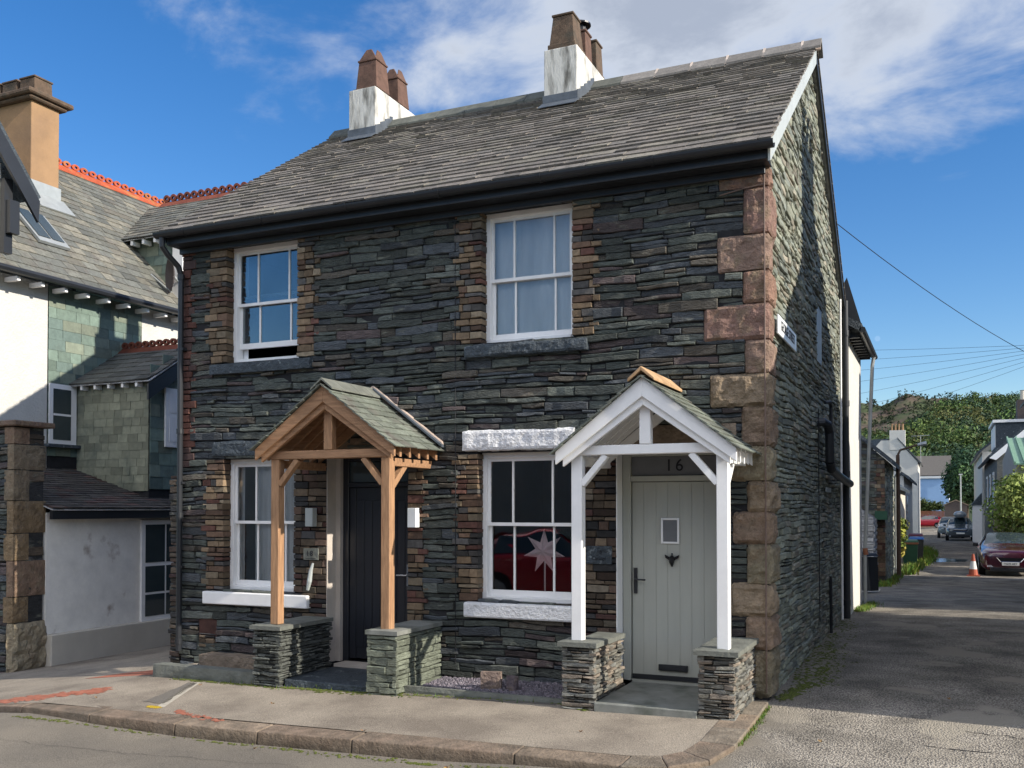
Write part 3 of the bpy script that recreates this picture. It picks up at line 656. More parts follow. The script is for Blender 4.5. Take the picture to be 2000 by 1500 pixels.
for i, (xq, zt, zb) in enumerate(QU):
    k = U(.85, 1.15)
    col = [(0.25, 0.15, 0.11), (0.205, 0.125, 0.10), (0.23, 0.155, 0.12)][i % 3] if i < 6 else [(0.25, 0.19, 0.13), (0.22, 0.155, 0.11), (0.20, 0.17, 0.115)][i % 3]
    yq = 0.20 if xq < -.3 else 0.36
    if i > 8: yq += .08
    side_q.append((yq, zb, zt))
    rough_block('quoin', xq + .004, 0.022, -0.022, yq, zb + .004, zt - .004, M['sandstone'], house, amp=0.020 if i < 6 else .032, n=.03, col=tuple(c * k for c in col), seed=i * 3.1)
# gable wall facing
def lim(z):
    lo = 0.0; hi = YB
    if z > roof_z(0) - .12:
        lo = (z + .12 - 5.0) / slope - .3; hi = 2 * YR - lo
        if hi > YB: hi = YB
    for (yq, zb, zt) in side_q:
        if zb - .01 < z < zt: lo = max(lo, yq)
    return lo, hi
def side_col():
    r = R.random(); k = U(.55, 1.5)
    c = (0.20, 0.21, 0.165) if r < .5 else (0.165, 0.18, 0.155) if r < .8 else (0.225, 0.205, 0.16)
    return tuple(v * k for v in c)
mb = MB()
lay_wall(mb, F_side, 0, YB, -0.15, ZR - .1, [(3.72, 4.28, 3.58, 4.33)], hr=(0.028, 0.075), lr=(0.12, 0.42), limits=lim, colf=side_col, dr=(0.0, 0.026), jd=.006, jz=.006)
o = mb.build('stone_facing', M['stone_side'], house); tag(o, 'rough green-grey rubble gable wall')
mb = MB(); mb.box(-.015, .012, 3.73, 4.27, 3.59, 4.32); mb.build('window', M['grey_paint'], house)
# roof: slates front and back over a deck
mb = MB()
XL, XRr = -6.98, 0.10
mb.prism([(XL + .02, -.27, roof_z(-.27) - .035), (XL + .02, YR, ZR - .035), (XL + .02, YB + .3, roof_z(YB + .3) - .035), (XL + .02, YB + .3, roof_z(YB + .3) - .09), (XL + .02, YR, ZR - .10), (XL + .02, -.27, roof_z(-.27) - .09)], (XRr - XL - .04, 0, 0))
deck = mb.build('roof', M['roof'], house)
mb = MB(); sl_ = sqrt(1 + slope ** 2); Ls = (YR + .3) * sl_
slates(mb, (XL, -.32, roof_z(-.32) - .03), (1, 0, 0), (0, 1, slope), XRr - XL, Ls, expo=.175, sw=(.20, .42), th=.019, taper=.40, jit=.012, lift=.016)
mb.build('roof_slates', M['roof'], deck)
mb = MB()
slates(mb, (XRr, YB + .32, roof_z(YB + .32) - .03), (-1, 0, 0), (0, -1, slope), XRr - XL, (YB + .32 - YR) * sl_, expo=.165, sw=(.3, .5), th=.014, jit=.007)
mb.build('roof_slates', M['roof'], deck)
# ridge tiles
mb = MB(); x = XL
while x < XRr + .03:
    x1 = min(x + .46, XRr + .05); pink = x > -2.75
    c = (0.19, 0.175, 0.16) if pink else (0.12, 0.125, 0.11)
    k = U(.85, 1.12); c = tuple(v * k for v in c)
    h = .04; wy = .15
    mb.prism([(x + .004, YR - wy, ZR - wy * slope + .0), (x + .004, YR, ZR + h), (x + .004, YR + wy, ZR - wy * slope), (x + .004, YR + wy, ZR - wy * slope + .035), (x + .004, YR, ZR + h + .045), (x + .004, YR - wy, ZR - wy * slope + .035)], (x1 - x - .008, 0, 0), c)
    if pink: mb.prism([(x + .004, YR - wy - .012, ZR - wy * slope - .012), (x + .004, YR - wy + .05, ZR - wy * slope + .055), (x + .004, YR - wy + .055, ZR - wy * slope + .048), (x + .004, YR - wy - .0, ZR - wy * slope - .03)], (x1 - x - .008, 0, 0), (0.42, 0.31, 0.24))
    if pink and x1 < XRr: mb.prism([(x1 - .015, YR - wy - .005, ZR - wy * slope + .02), (x1 - .015, YR, ZR + h + .055), (x1 - .015, YR + wy, ZR - wy * slope + .04), (x1 - .015, YR, ZR + h + .02)], (.03, 0, 0), (0.5, 0.42, 0.36))
    x = x1
mb.build('ridge_tiles', M['ridge'], deck)
# bargeboards on the gable
mb = MB()
def barge(mb, x, ya, yb, drop=.0, h=.19, t=.028):
    za, zb = roof_z(ya) - .035 - drop, roof_z(yb) - .035 - drop
    mb.prism([(x, ya, za), (x, yb, zb), (x, yb, zb - h), (x, ya, za - h)], (t, 0, 0))
barge(mb, .055, -.26, YR); mb.build('bargeboard', M['grey_paint'], house, bevel=.004)
mb = MB(); barge(mb, .055, YR + .001, YB + .28, h=.12); mb.build('bargeboard', M['black'], house)
mb = MB(); barge(mb, -6.965, -.26, YR, h=.14); barge(mb, -6.965, YR + .001, YB + .28, h=.14); mb.build('bargeboard', M['black'], house)
# soffit, fascia, gutter
mb = MB(); mb.box(-6.93, .05, -.255, -.20, 4.83, 4.955); mb.box(-6.93, .05, -.20, -.002, 4.83, 4.845); mb.box(-6.9, .0, -.075, -.037, 4.76, 4.829)
mb.build('fascia', M['black'], house, bevel=.004)
mb = MB(); n = 10
for (ra, rb) in ((.062, .056),):
    prof = [(-.325 + ra * cos(pi + pi * i / n), 4.955 + ra * sin(pi + pi * i / n)) for i in range(n + 1)] + [(-.325 + rb * cos(2 * pi - pi * i / n), 4.955 + rb * sin(2 * pi - pi * i / n)) for i in range(n + 1)]
    mb.prism([(-7.02, y, z) for y, z in prof], (7.14, 0, 0))
x = -6.6
while x < .1:
    prof2 = [(-.325 + .070 * cos(pi + pi * i / n), 4.957 + .070 * sin(pi + pi * i / n)) for i in range(n + 1)] + [(-.325 + .0625 * cos(2 * pi - pi * i / n), 4.957 + .0625 * sin(2 * pi - pi * i / n)) for i in range(n + 1)]
    mb.prism([(x, y, z) for y, z in prof2], (.035, 0, 0)); x += 1.12
g = mb.build('gutter', M['black'], house)
# front downpipe with swan neck
mb = MB(); px = -6.93
mb.tube([(px, -.325, 4.90), (px, -.325, 4.80), (px + .02, -.26, 4.72), (px + .06, -.12, 4.60), (px + .07, -.085, 4.50), (px + .07, -.085, .02)], .034, 12)
for z in (4.45, 2.6, 1.6, .1): mb.tube([(px + .07, -.085, z), (px + .07, -.085, z + .06)], .043, 12)
for z in (3.6, 2.0, 1.0): mb.box(px + .02, px + .12, -.10, -.0, z, z + .03)
mb.build('downpipe', M['black'], house, smooth=False)
# lintels and sills
def slabbox(name, x0, x1, y0, y1, z0, z1, m, amp=.008, seed=1, n=.05):
    return rough_block(name, x0, x1, y0, y1, z0, z1, m, house, amp=amp, seed=seed, n=n, col=(.3, .3, .3))
slabbox('lintel', -6.42, -5.24, -.035, .13, 2.325, 2.492, M['darkcap'], .012, 3, .03)
slabbox('lintel', -3.10, -1.86, -.045, .13, 2.31, 2.51, M['rough_white'], .012, 5, .03)
slabbox('lintel', -1.50, -.28, -.03, .13, 2.262, 2.50, M['lintel_stone'], .012, 8, .04)
slabbox('lintel', -4.86, -3.70, -.02, .13, 2.30, 2.48, M['lintel_stone'], .010, 9, .04)
slabbox('windowsill', -6.43, -5.0, -.075, .12, 3.285, 3.40, M['darkcap'], .005, 11, .03)
slabbox('windowsill', -3.06, -1.72, -.08, .12, 3.27, 3.385, M['darkcap'], .012, 13, .025)
mb = MB(); mb.box(-6.51, -5.02, -.085, .12, .592, .738); mb.build('windowsill', M['paint'], house, bevel=.012, seg=2)
mb = MB(); mb.box(-3.07, -1.79, -.085, .12, .592, .748); mb.build('windowsill', M['rough_white'], house, bevel=.02, seg=2)

# sash windows
def sash_window(o, Y=.10, meet=None, cols=None, low=(0, 0), curtain=None, gl='glass', label=None, frame_m='paint'):
    x0, x1, z0, z1 = o; zm = meet or (z0 + z1) / 2
    fw = .055
    mb = MB()
    mb.box(x0, x0 + fw, Y, Y + .12, z0, z1); mb.box(x1 - fw, x1, Y, Y + .12, z0, z1)
    mb.box(x0 + fw, x1 - fw, Y, Y + .12, z1 - .055, z1); mb.box(x0 + fw, x1 - fw, Y - .02, Y + .12, z0, z0 + .045)
    fr = mb.build('window', M[frame_m], house, bevel=.004)
    if label: tag(fr, label)
    def sash(a, b, y, bot, top, name):
        m = MB(); s = .032
        m.box(x0 + fw, x0 + fw + s, y, y + .03, a, b); m.box(x1 - fw - s, x1 - fw, y, y + .03, a, b)
        m.box(x0 + fw + s, x1 - fw - s, y, y + .03, a, a + bot); m.box(x0 + fw + s, x1 - fw - s, y, y + .03, b - top, b)
        for c in cols: m.box(c - .011, c + .011, y + .001, y + .029, a + bot, b - top)
        m.build(name, M[frame_m], fr, bevel=.002)
        m = MB(); m.box(x0 + fw + s - .004, x1 - fw - s + .004, y + .012, y + .016, a + bot - .004, b - top + .004)
        m.build('pane', M[gl], fr)
    sash(zm, z1 - .05, Y + .03, .035, .04, 'upper_sash')
    lo, hi = (z0 + .045, zm + .035) if low == (0, 0) else low
    sash(lo, hi, Y + .066, .065, .035, 'lower_sash')
    if curtain:
        for (a, b, za, zb, mm) in curtain:
            m = MB(); n = max(6, int((b - a) / .02)); yy = Y + .125
            pts = [(a + (b - a) * i / n, yy + .006 * sin(i * .9) + .006 * sin(i * .37)) for i in range(n + 1)]
            m.add([(p[0], p[1], za) for p in pts] + [(p[0], p[1], zb) for p in pts], [(i, i + 1, n + 2 + i, n + 1 + i) for i in range(n)])
            ob = m.build('curtain', M[mm], fr, smooth=True)
    return fr
w = OPEN['ul']
sash_window(w, meet=4.10, cols=(-5.885, -5.44), low=(3.60, 4.235), gl='glass_up', curtain=[(-6.23, -6.10, 3.42, 4.8, 'net')], label='first floor sash window left open at the bottom')
sash_window(OPEN['ur'], meet=4.07, cols=(-2.585, -2.14), gl='glass', curtain=[(-2.9, -1.88, 3.42, 4.8, 'net')], label='first floor sash window with net curtains')
sash_window(OPEN['ll'], meet=1.53, cols=(-5.90, -5.50), gl='glass', curtain=[(-5.98, -5.24, .76, 2.28, 'curtain'), (-6.26, -6.14, .76, 2.28, 'curtain')], label='ground floor sash window with grey curtain')
sash_window(OPEN['lr'], meet=1.53, cols=(-2.60, -2.16), gl='glass', label='ground floor sash window with paper star inside')
# brass wall lamp in the room
lampt = thing('wall_lamp', (-2.05, .9, 1.8), 'small glowing wall lamp inside the window of number 16', 'lamp')
mb = MB(); mb.lathe((-2.18, .90, 1.80), [(.02, 0), (.028, .03), (.02, .06)], 10); mb.build('bulb', M['bulb'], lampt, smooth=True)
mb = MB(); mb.lathe((-2.18, .90, 1.74), [(.012, 0), (.022, .03), (.022, .055)], 10); mb.build('holder', M['timber'], lampt)
# paper star on a stick
st = thing('paper_star', (-2.31, .30, .80), 'pale pink seven-pointed paper star on a stick behind the window', 'star ornament')
mb = MB(); cx, cz, cy = -2.31, 1.27, .27; pts = []
for i in range(14):
    a = pi / 2 + i * pi / 7; r = .235 if i % 2 == 0 else .10
    pts.append((cx + r * cos(a), cy, cz + r * sin(a)))
mb.add(pts + [(cx, cy - .05, cz), (cx, cy + .05, cz)], [(i, (i + 1) % 14, 14) for i in range(14)] + [((i + 1) % 14, i, 15) for i in range(14)])
mb.build('star', M['star'], st)
mb = MB(); mb.tube([(cx + .01, cy, .80), (cx + .01, cy, 1.20)], .008, 8); mb.build('stick', M['paint'], st)
# things on the window board of number 18
t = thing('tray', (-5.9, .155, .80), 'bright blue tray lying inside the window of number 18', 'tray')
mb = MB(); mb.box(-6.02, -5.62, .30, .42, .80, .825); mb.build('base', M['bluecloth'], t, bevel=.006)
mb = MB(); mb.box(-6.2, -6.03, .30, .42, .80, .83); mb.build('rim', M['black'], t, bevel=.006)

# ---- door of number 16
d = OPEN['d2']; y = .15
mb = MB(); mb.box(d[0] + .004, d[0] + .085, y, y + .10, .03, d[3]); mb.box(d[1] - .14, d[1] - .0, y, y + .10, .03, d[3]); mb.box(d[0] + .085, d[1] - .14, y, y + .10, d[3] - .03, d[3]); mb.box(d[0] + .085, d[1] - .14, y, y + .10, 1.975, 2.03)
mb.box(d[0] + .085, d[1] - .14, y + .02, y + .12, .0, .05)
dfr = mb.build('door_frame', M['door_green'], house, bevel=.006)
mb = MB(); mb.box(d[0] + .09, d[1] - .145, y + .03, y + .036, 2.035, d[3] - .035); fl = mb.build('fanlight', M['frost'], dfr)
xl, xr = -1.335, -0.51
mb = MB(); z0, z1 = .055, 1.97
# leaf as grooved boards
bw = [(-1.335, -1.225), (-1.219, -1.10), (-1.094, -.985), (-.979, -.865), (-.859, -.75), (-.744, -.63), (-.624, -.51)]
mb.box(xl, xr, y + .035, y + .07, z0, z1)
for a, b in bw: mb.box(a - .0018, b + .0018, y + .031, y + .0345, z0 + .002, z1 - .002)
leaf = mb.build('door', M['door_green'], house, bevel=.0025); tag(leaf, 'sage grey boarded front door')
mb = MB(); mb.box(-1.045, -1.025, y + .014, y + .026, 1.37, 1.62); mb.box(-.885, -.865, y + .014, y + .026, 1.37, 1.62); mb.box(-1.024, -.886, y + .014, y + .026, 1.37, 1.39); mb.box(-1.024, -.886, y + .014, y + .026, 1.60, 1.62); mb.build('door_window_frame', M['paint'], leaf, bevel=.004)
mb = MB(); mb.box(-1.024, -.886, y + .020, y + .0262, 1.391, 1.599); mb.build('door_window', M['frost'], leaf)
mb = MB(); mb.box(-1.072, -.785, y + .008, y + .026, .145, .205); mb.box(-1.055, -.80, y + .002, y + .0075, .155, .195); mb.build('letterbox', M['black'], leaf, bevel=.004)
mb = MB(); mb.box(-1.318, -1.283, y + .012, y + .026, .88, 1.13); mb.tube([(-1.30, y + .02, 1.02), (-1.30, y - .02, 1.02), (-1.285, y - .028, 1.02), (-1.19, y - .028, 1.018)], .009, 8); mb.build('door_handle', M['black'], leaf, bevel=.003)
mb = MB(); kx, kz = -.935, 1.22    # bee-shaped knocker
mb.tube([(kx, y + .015, kz + .035), (kx, y + .0, kz + .01), (kx, y - .002, kz - .03), (kx, y + .015, kz - .07)], [.014, .026, .024, .006], 10)
mb.tube([(kx, y + .01, kz + .045), (kx, y + .01, kz + .06)], [.012, .008], 8)
for s in (-1, 1):
    mb.prism([(kx + s * .008, y + .008, kz + .015), (kx + s * .07, y + .008, kz + .045), (kx + s * .065, y + .008, kz + .015), (kx + s * .02, y + .008, kz - .012)], (0, .010, 0))
mb.build('door_knocker', M['blackgloss'], leaf, smooth=False)
mb = MB(); mb.box(xl, xr, y + .01, y + .0265, .056, .098); mb.build('weather_bar', M['black'], leaf)
text('door_number', '16', .165, (-.915, y + .026, 2.125), RF, M['letter'], fl, .003, space=1.25)
# painted reveal on the left of the door
mb = MB(); mb.box(d[0] - .005, d[0] + .003, -.028, y - .001, .03, d[3]); mb.build('reveal', M['paint'], house)
# ---- door of number 18
d = OPEN['d1']; y = .20
mb = MB(); mb.box(d[0] - .004, d[0] + .004, -.03, y - .001, .0, d[3] - .01); mb.box(d[0] - .002, d[0] + .06, y - .06, y - .0015, .0, d[3] - .01); mb.build('reveal', M['frame_wood'], house)
mb = MB(); mb.box(d[0] + .005, d[0] + .13, y, y + .1, 0, d[3]); mb.box(d[1] - .08, d[1] - .0, y, y + .1, 0, d[3]); mb.box(d[0] + .13, d[1] - .08, y, y + .1, 1.95, 2.0); mb.box(d[0] + .13, d[1] - .08, y, y + .1, d[3] - .05, d[3])
dfr = mb.build('door_frame', M['door_dark'], house, bevel=.005)
mb = MB(); mb.box(d[0] + .131, d[1] - .081, y + .03, y + .036, 2.005, d[3] - .055); mb.build('fanlight', M['carglass'], dfr)
mb = MB(); a = d[0] + .135; b = d[1] - .085; mb.box(a, b, y + .035, y + .07, .03, 1.945)
n = 6
for i in range(n):
    p = a + .08 + (b - a - .16) * i / n; q = a + .08 + (b - a - .16) * (i + 1) / n; mb.box(p + .004, q - .004, y + .026, y + .0345, .16, 1.80)
mb.box(a, a + .08, y + .022, y + .0345, .03, 1.94); mb.box(b - .08, b, y + .022, y + .0345, .03, 1.94)
leaf = mb.build('door', M['door_dark'], house, bevel=.003); tag(leaf, 'near-black boarded front door')
mb = MB(); mb.box(b - .055, b - .02, y + .008, y + .021, .86, 1.10); mb.tube([(b - .035, y + .015, .98), (b - .035, y - .03, .98), (b - .16, y - .035, .98)], .009, 8); mb.build('door_handle', M['chrome'], leaf, bevel=.003)
# air brick recess and low step left of number 18
mb = MB(); mb.box(-6.62, -6.355, -.006, -.001, .06, .42); mb.build('vent_recess', mat('dark_red_brick', (0.07, 0.035, 0.028), .9, nscale=8, namp=.5), house)  # vent backing in one dark red-brown colour
mb = MB(); lay_bricks(mb, F_front, -6.60, -6.37, .07, .24, 'n', h=.06, colf=dark_brick, depth=-.0); mb.build('vent_bricks', M['brick'], house)

# ---- porches
def porch(name, X0, X1, zc_t, apex, eave_z, yf, posts, m, m_h, label, king, brace_len=.22):
    """X0,X1 eave ends; apex (x,z); posts list of x centres"""
    ax, az = apex; half = (X1 - X0) / 2; sl = (az - eave_z) / half
    def rz(x): return az - abs(x - ax) * sl
    mb = MB()     # boarded underside and roof deck
    for s in (-1, 1):
        xe = X0 if s < 0 else X1
        mb.prism([(ax + s * .0005, yf + .07, az - .03), (xe - s * .03, yf + .07, rz(xe - s * .03) - .03), (xe - s * .03, yf + .07, rz(xe - s * .03) - .055), (ax + s * .0005, yf + .07, az - .055)], (0, -yf - .08, 0))
    root = mb.build('porch', m_h, house); tag(root, label)
    # bargeboards
    for s in (-1, 1):
        mb = MB(); xe = X0 if s < 0 else X1; t = .135
        mb.prism([(ax, yf, az - .02), (xe, yf, rz(xe) - .02), (xe, yf, rz(xe) - .02 - t * .85), (ax, yf, az - .02 - t * 1.25)], (0, .03, 0))
        mb.prism([(ax, yf + .03, az - .10), (xe - s * .06, yf + .03, rz(xe - s * .06) - .10), (xe - s * .06, yf + .03, rz(xe - s * .06) - .20), (ax, yf + .03, az - .26)], (0, .04, 0))
        mb.build('bargeboard', m_h, root, bevel=.004)
    pw = .10; yp = yf + .10
    for px in posts:
        mb = MB(); mb.box(px - pw / 2, px + pw / 2, yp, yp + pw, .515, zc_t - .001); mb.build('post', m, root, bevel=.006)
        mb = MB(); mb.box(px - .045, px + .045, yp + pw + .001, -.002, zc_t - .085, zc_t - .005); mb.build('wall_plate', m_h, root, bevel=.004)
    mb = MB(); mb.box(posts[0] - .055, posts[1] + .055, yp - .006, yp + .085, zc_t, zc_t + .085); mb.build('tie_beam', m_h, root, bevel=.006)
    mb = MB(); mb.box(ax - .05, ax + .05, yp - .012, yp + .07, zc_t + .086 if king else zc_t + .086, az - .16); mb.build('king_post', m, root, bevel=.005)
    for s, px in ((1, posts[0]), (-1, posts[1])):
        mb = MB(); mb.bar((px + s * .045, yp + .04, zc_t - brace_len - .04), (px + s * (brace_len + .05), yp + .04, zc_t - .002), .055, .07, (0, 1, 0)); mb.build('brace', m, root, bevel=.004)
    mb = MB(); px = posts[1]; mb.bar((px, yp + pw - .01, zc_t - .30), (px, yp + pw + .25, zc_t - .07), .06, .065, (1, 0, 0)); mb.build('brace', m, root, bevel=.004)
    # rafters, tails showing at the eaves
    nr = 5
    for s in (-1, 1):
        mb = MB()
        for i in range(nr):
            yy = yf + .16 + (-.08 - yf - .16) * i / (nr - 1); xe = X0 if s < 0 else X1
            mb.prism([(ax + s * .02, yy, az - .056), (xe - s * .035, yy, rz(xe - s * .035) - .056), (xe - s * .035, yy, rz(xe) - .13), (ax + s * .02, yy, az - .14)], (0, .04, 0))
        mb.build('rafters', m_h, root)
    # collar against the wall
    mb = MB(); mb.prism([(ax, -.07, az - .15), (X1 - .15, -.07, rz(X1 - .15) - .15), (X1 - .15, -.07, rz(X1 - .15) - .24), (ax, -.07, az - .27), (X0 + .15, -.07, rz(X0 + .15) - .24), (X0 + .15, -.07, rz(X0 + .15) - .15)], (0, .045, 0)); mb.build('wall_rafter', m_h, root)
    # slates
    mb = MB(); L = half * sqrt(1 + sl * sl)
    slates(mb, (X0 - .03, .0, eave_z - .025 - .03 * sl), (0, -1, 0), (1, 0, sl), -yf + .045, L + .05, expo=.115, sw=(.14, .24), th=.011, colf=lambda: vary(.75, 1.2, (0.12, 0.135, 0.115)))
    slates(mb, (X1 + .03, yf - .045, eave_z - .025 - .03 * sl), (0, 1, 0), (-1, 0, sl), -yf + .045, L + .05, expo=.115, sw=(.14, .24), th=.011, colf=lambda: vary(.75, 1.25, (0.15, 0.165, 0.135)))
    mb.build('roof_slates', M['roof'], root)
    return root, rz
p1, rz1 = porch('porch', -5.03, -3.36, 2.215, (-4.19, 2.965), 2.345, -.97, (-4.85, -3.52), M['timber'], M['timber_h'], 'larch timber porch with slate roof over the dark door', True)
# ridge slates + mortar fillet to wall on timber porch
mb = MB()
for i in range(4):
    yy = -1.0 + .25 * i
    for s in (-1, 1): mb.prism([(-4.19, yy, 2.995), (-4.19 + s * .13, yy, 2.995 - .13 * .76), (-4.19 + s * .13, yy, 3.012 - .13 * .76), (-4.19, yy, 3.016)], (0, .244, 0))
mb.build('ridge_tiles', M['cap'], p1)
mb = MB(); mb.prism([(-4.19, -.05, 2.99), (-3.33, -.05, 2.355), (-3.33, -.05, 2.41), (-4.19, -.05, 3.05)], (0, .045, 0)); mb.prism([(-4.19, -.05, 2.99), (-5.06, -.05, 2.355), (-5.06, -.05, 2.41), (-4.19, -.05, 3.05)], (0, .045, 0)); mb.build('mortar_fillet', M['mortar'], p1, bevel=.01)
mb = MB(); mb.prism([(-4.15, -.105, 2.99), (-3.31, -.105, 2.35), (-3.31, -.105, 2.375), (-4.15, -.105, 3.01)], (0, .05, 0)); mb.build('flashing', M['lead'], p1)
p2, rz2 = porch('porch', -1.70, -.095, 2.185, (-.90, 2.865), 2.235, -.965, (-1.535, -.235), M['paint'], M['paint'], 'white painted porch with slate roof over the sage door', True)
mb = MB()
for i in range(3):
    yy = -1.0 + .33 * i; c = (0.42, 0.27, 0.15)
    for s in (-1, 1): mb.prism([(-.90, yy, 2.895), (-.90 + s * .12, yy, 2.895 - .12 * .78), (-.90 + s * .12, yy, 2.925 - .12 * .78), (-.90, yy, 2.935)], (0, .325, 0), vary(.8, 1.15, c))
mb.build('ridge_tiles', M['ridge'], p2, bevel=.006)
mb = MB(); mb.prism([(-1.62, -.02, 2.27), (-.18, -.02, 2.27), (-.90, -.02, 2.83)], (0, .012, 0)); 
# low slate walls carrying the posts
def pier(parent, x0, x1, y0, y1, z0, z1, m_cap='cap', ov=.03, style='rag', colf=None, cap_h=.045, split=None, label=None):
    mb = MB(); cf = colf or (lambda: vary(.6, 1.5, (0.14, 0.135, 0.115)))
    mb.box(x0 + .03, x1 - .03, y0 + .03, y1 - .0, z0 - .1, z1 - .002, (.03, .03, .03))
    kw = dict(hr=(.018, .045), lr=(.07, .22), colf=cf, dr=(-.012, .022), gap=.004, wave=.004, back=-.045) if style == 'rag' else dict(hr=(.04, .085), lr=(.12, .28), colf=cf, dr=(-.004, .008), gap=.004, wave=.003, back=-.04)
    lay_wall(mb, lambda u, d, z: (u, y0 + .0 - d + .005, z), x0, x1, z0 - .03, z1, **kw)
    lay_wall(mb, lambda u, d, z: (x1 + d - .005, u, z), y0 + .002, y1, z0 - .03, z1, **kw)
    lay_wall(mb, lambda u, d, z: (x0 - d + .005, y1 - (u - y0), z), y0 + .002, y1, z0 - .03, z1, **kw)
    root = mb.build('pier', M['stone'], parent)
    if label: tag(root, label)
    for (a, b, zz) in (split or [(y0 - ov, y1, z1)]):
        rough_block('coping', x0 - ov, x1 + ov, a, b, zz + .002, zz + cap_h, M[m_cap], parent, amp=.006, col=(.3, .3, .3), n=.05, seed=x0 * 7)
    return root
smooth_col = lambda: vary(.75, 1.25, (0.15, 0.165, 0.125))
dark_col = lambda: vary(.5, 1.5, (0.085, 0.09, 0.08))
pier(p1, -5.05, -4.72, -.95, -.04, -.12, .465, 'cap', .03, 'rag', dark_col)
pier(p1, -3.68, -3.34, -.95, -.04, -.09, .485, 'slab', .012, 'smooth', smooth_col, label='squared green slate pier')
warm = lambda: vary(.5, 1.35, R.choice([(0.20, 0.19, 0.16), (0.16, 0.16, 0.145), (0.23, 0.19, 0.15)]))
pier(p2, -1.645, -1.34, -.95, -.55, -.05, .49, 'cap', .03, 'rag', warm)
pier(p2, -1.60, -1.36, -.53, -.04, -.05, .47, 'cap', .02, 'rag', warm)
pier(p2, -.42, -.115, -.97, -.04, -.04, .49, 'cap', .035, 'rag', warm)
# door steps
mb = MB(); mb.box(-1.335, -.43, -.98, .15, -.12, .022); o = mb.build('doorstep', M['slab'], house, bevel=.008, seg=2)
mb = MB(); mb.box(-4.71, -3.70, -.88, .19, -.2, -.035); mb.build('doorstep', M['darkcap'], house, bevel=.006); 
mb = MB(); mb.box(-4.70, -3.75, -.02, .198, -.034, .0); mb.build('threshold', M['frame_wood'], house)
# stone edging left of the timber porch
rough_block('edging_stone', -6.50, -5.06, -.86, -.70, -.15, .0, M['cap'], house, amp=.008, col=(.2, .2, .2), seed=3)
rough_block('edging_stone', -6.25, -5.3, -.42, -.2, -.12, .06, M['lintel_stone'], house, amp=.01, col=(.2, .2, .2), seed=5)
rough_block('edging_stone', -3.34, -1.65, -.80, -.75, -.09, -.012, M['cap'], house, amp=.006, col=(.2, .2, .2), seed=6)

# ------------------------------------------------------------------ small things on and by the cottages
def chipbed(name, label, x0, x1, y0, y1, zf, n, sz, cols, kind='stuff'):
    mb = MB()
    for _ in range(n):
        x, y = U(x0, x1), U(y0, y1); r = U(*sz); z = zf(x, y); an = U(0, 6.28); t = U(-.5, .5)
        p = []
        for k in range(4):
            a = an + k * pi / 2 + U(-.4, .4); q = r * U(.5, 1.2); p.append((x + cos(a) * q, y + sin(a) * q, z + sin(a + t) * r * .5))
        c = R.choice(cols); kk = U(.6, 1.4)
        mb.add(p + [(x + U(-.3, .3) * r, y + U(-.3, .3) * r, z + r * .8)], [(0, 1, 4), (1, 2, 4), (2, 3, 4), (3, 0, 4)], tuple(v * kk for v in c))
    o = mb.build(name, M['chips']); tag(o, label, kind=kind); return o
sheet('gravel_base', lin(-3.33, -1.66, 4), lin(-.75, 0, 3), lambda x, y: pave_z(x, y) + .006, M['joint'])['kind'] = 'structure'
chipbed('slate_chippings', 'purple slate chippings in the bed under the window of number 16', -3.32, -1.66, -.74, -.01, lambda x, y: pave_z(x, y) + .012, 4200, (.008, .022), [(0.135, 0.115, 0.135), (0.10, 0.092, 0.11), (0.18, 0.16, 0.18)])
chipbed('slate_chippings', 'dark rubble chips beside the kerb stone of number 18', -6.5, -5.1, -.68, -.03, lambda x, y: pave_z(x, y) + .008, 900, (.01, .03), [(0.05, 0.05, 0.05), (0.08, 0.075, 0.07)])
for (x, y, rz_, lab, s) in ((-2.58, -.43, .25, 'broken pinkish brick standing upright in the slate chippings', (.20, .07, .17)), (-2.35, -.44, -.5, 'smaller mauve stone leaning beside the brick in the chippings', (.11, .07, .14))):
    o = rough_block('loose_stone', -s[0] / 2, s[0] / 2, -s[1] / 2, s[1] / 2, 0, s[2], M['sandstone'], None, amp=.008, col=(.2, .15, .13) if s[0] > .15 else (.15, .12, .13), n=.035, seed=x)
    o.location = (x, y, pave_z(x, y) + .01); o.rotation_euler = (0, 0, rz_); tag(o, lab, 'stone', 'loose stones in the slate chippings')
# square grey stone propped against the wall, left of the pier
o = rough_block('loose_stone', -5.55, -5.37, -.10, -.04, .12, .38, M['cap'], None, amp=.008, col=(.25, .25, .25), n=.04, seed=2); tag(o, 'square grey stone propped against the wall left of the timber porch', 'stone')
# wall lights either side of the dark door
for (x, lab) in ((-4.97, 'white box wall light left of the dark door'), (-3.66, 'white box wall light right of the dark door')):
    wl = thing('wall_light', (x, -.03, 1.60), lab, 'wall light', 'box lights flanking the dark door')
    mb = MB(); mb.box(x - .05, x + .05, -.12, -.035, 1.51, 1.715); mb.build('housing', M['grey_paint' if x < -4 else 'signwhite'], wl, bevel=.004)
    mb = MB(); mb.box(x - .03, x + .03, -.034, -.0, 1.56, 1.66); mb.build('bracket', M['galv'], wl)
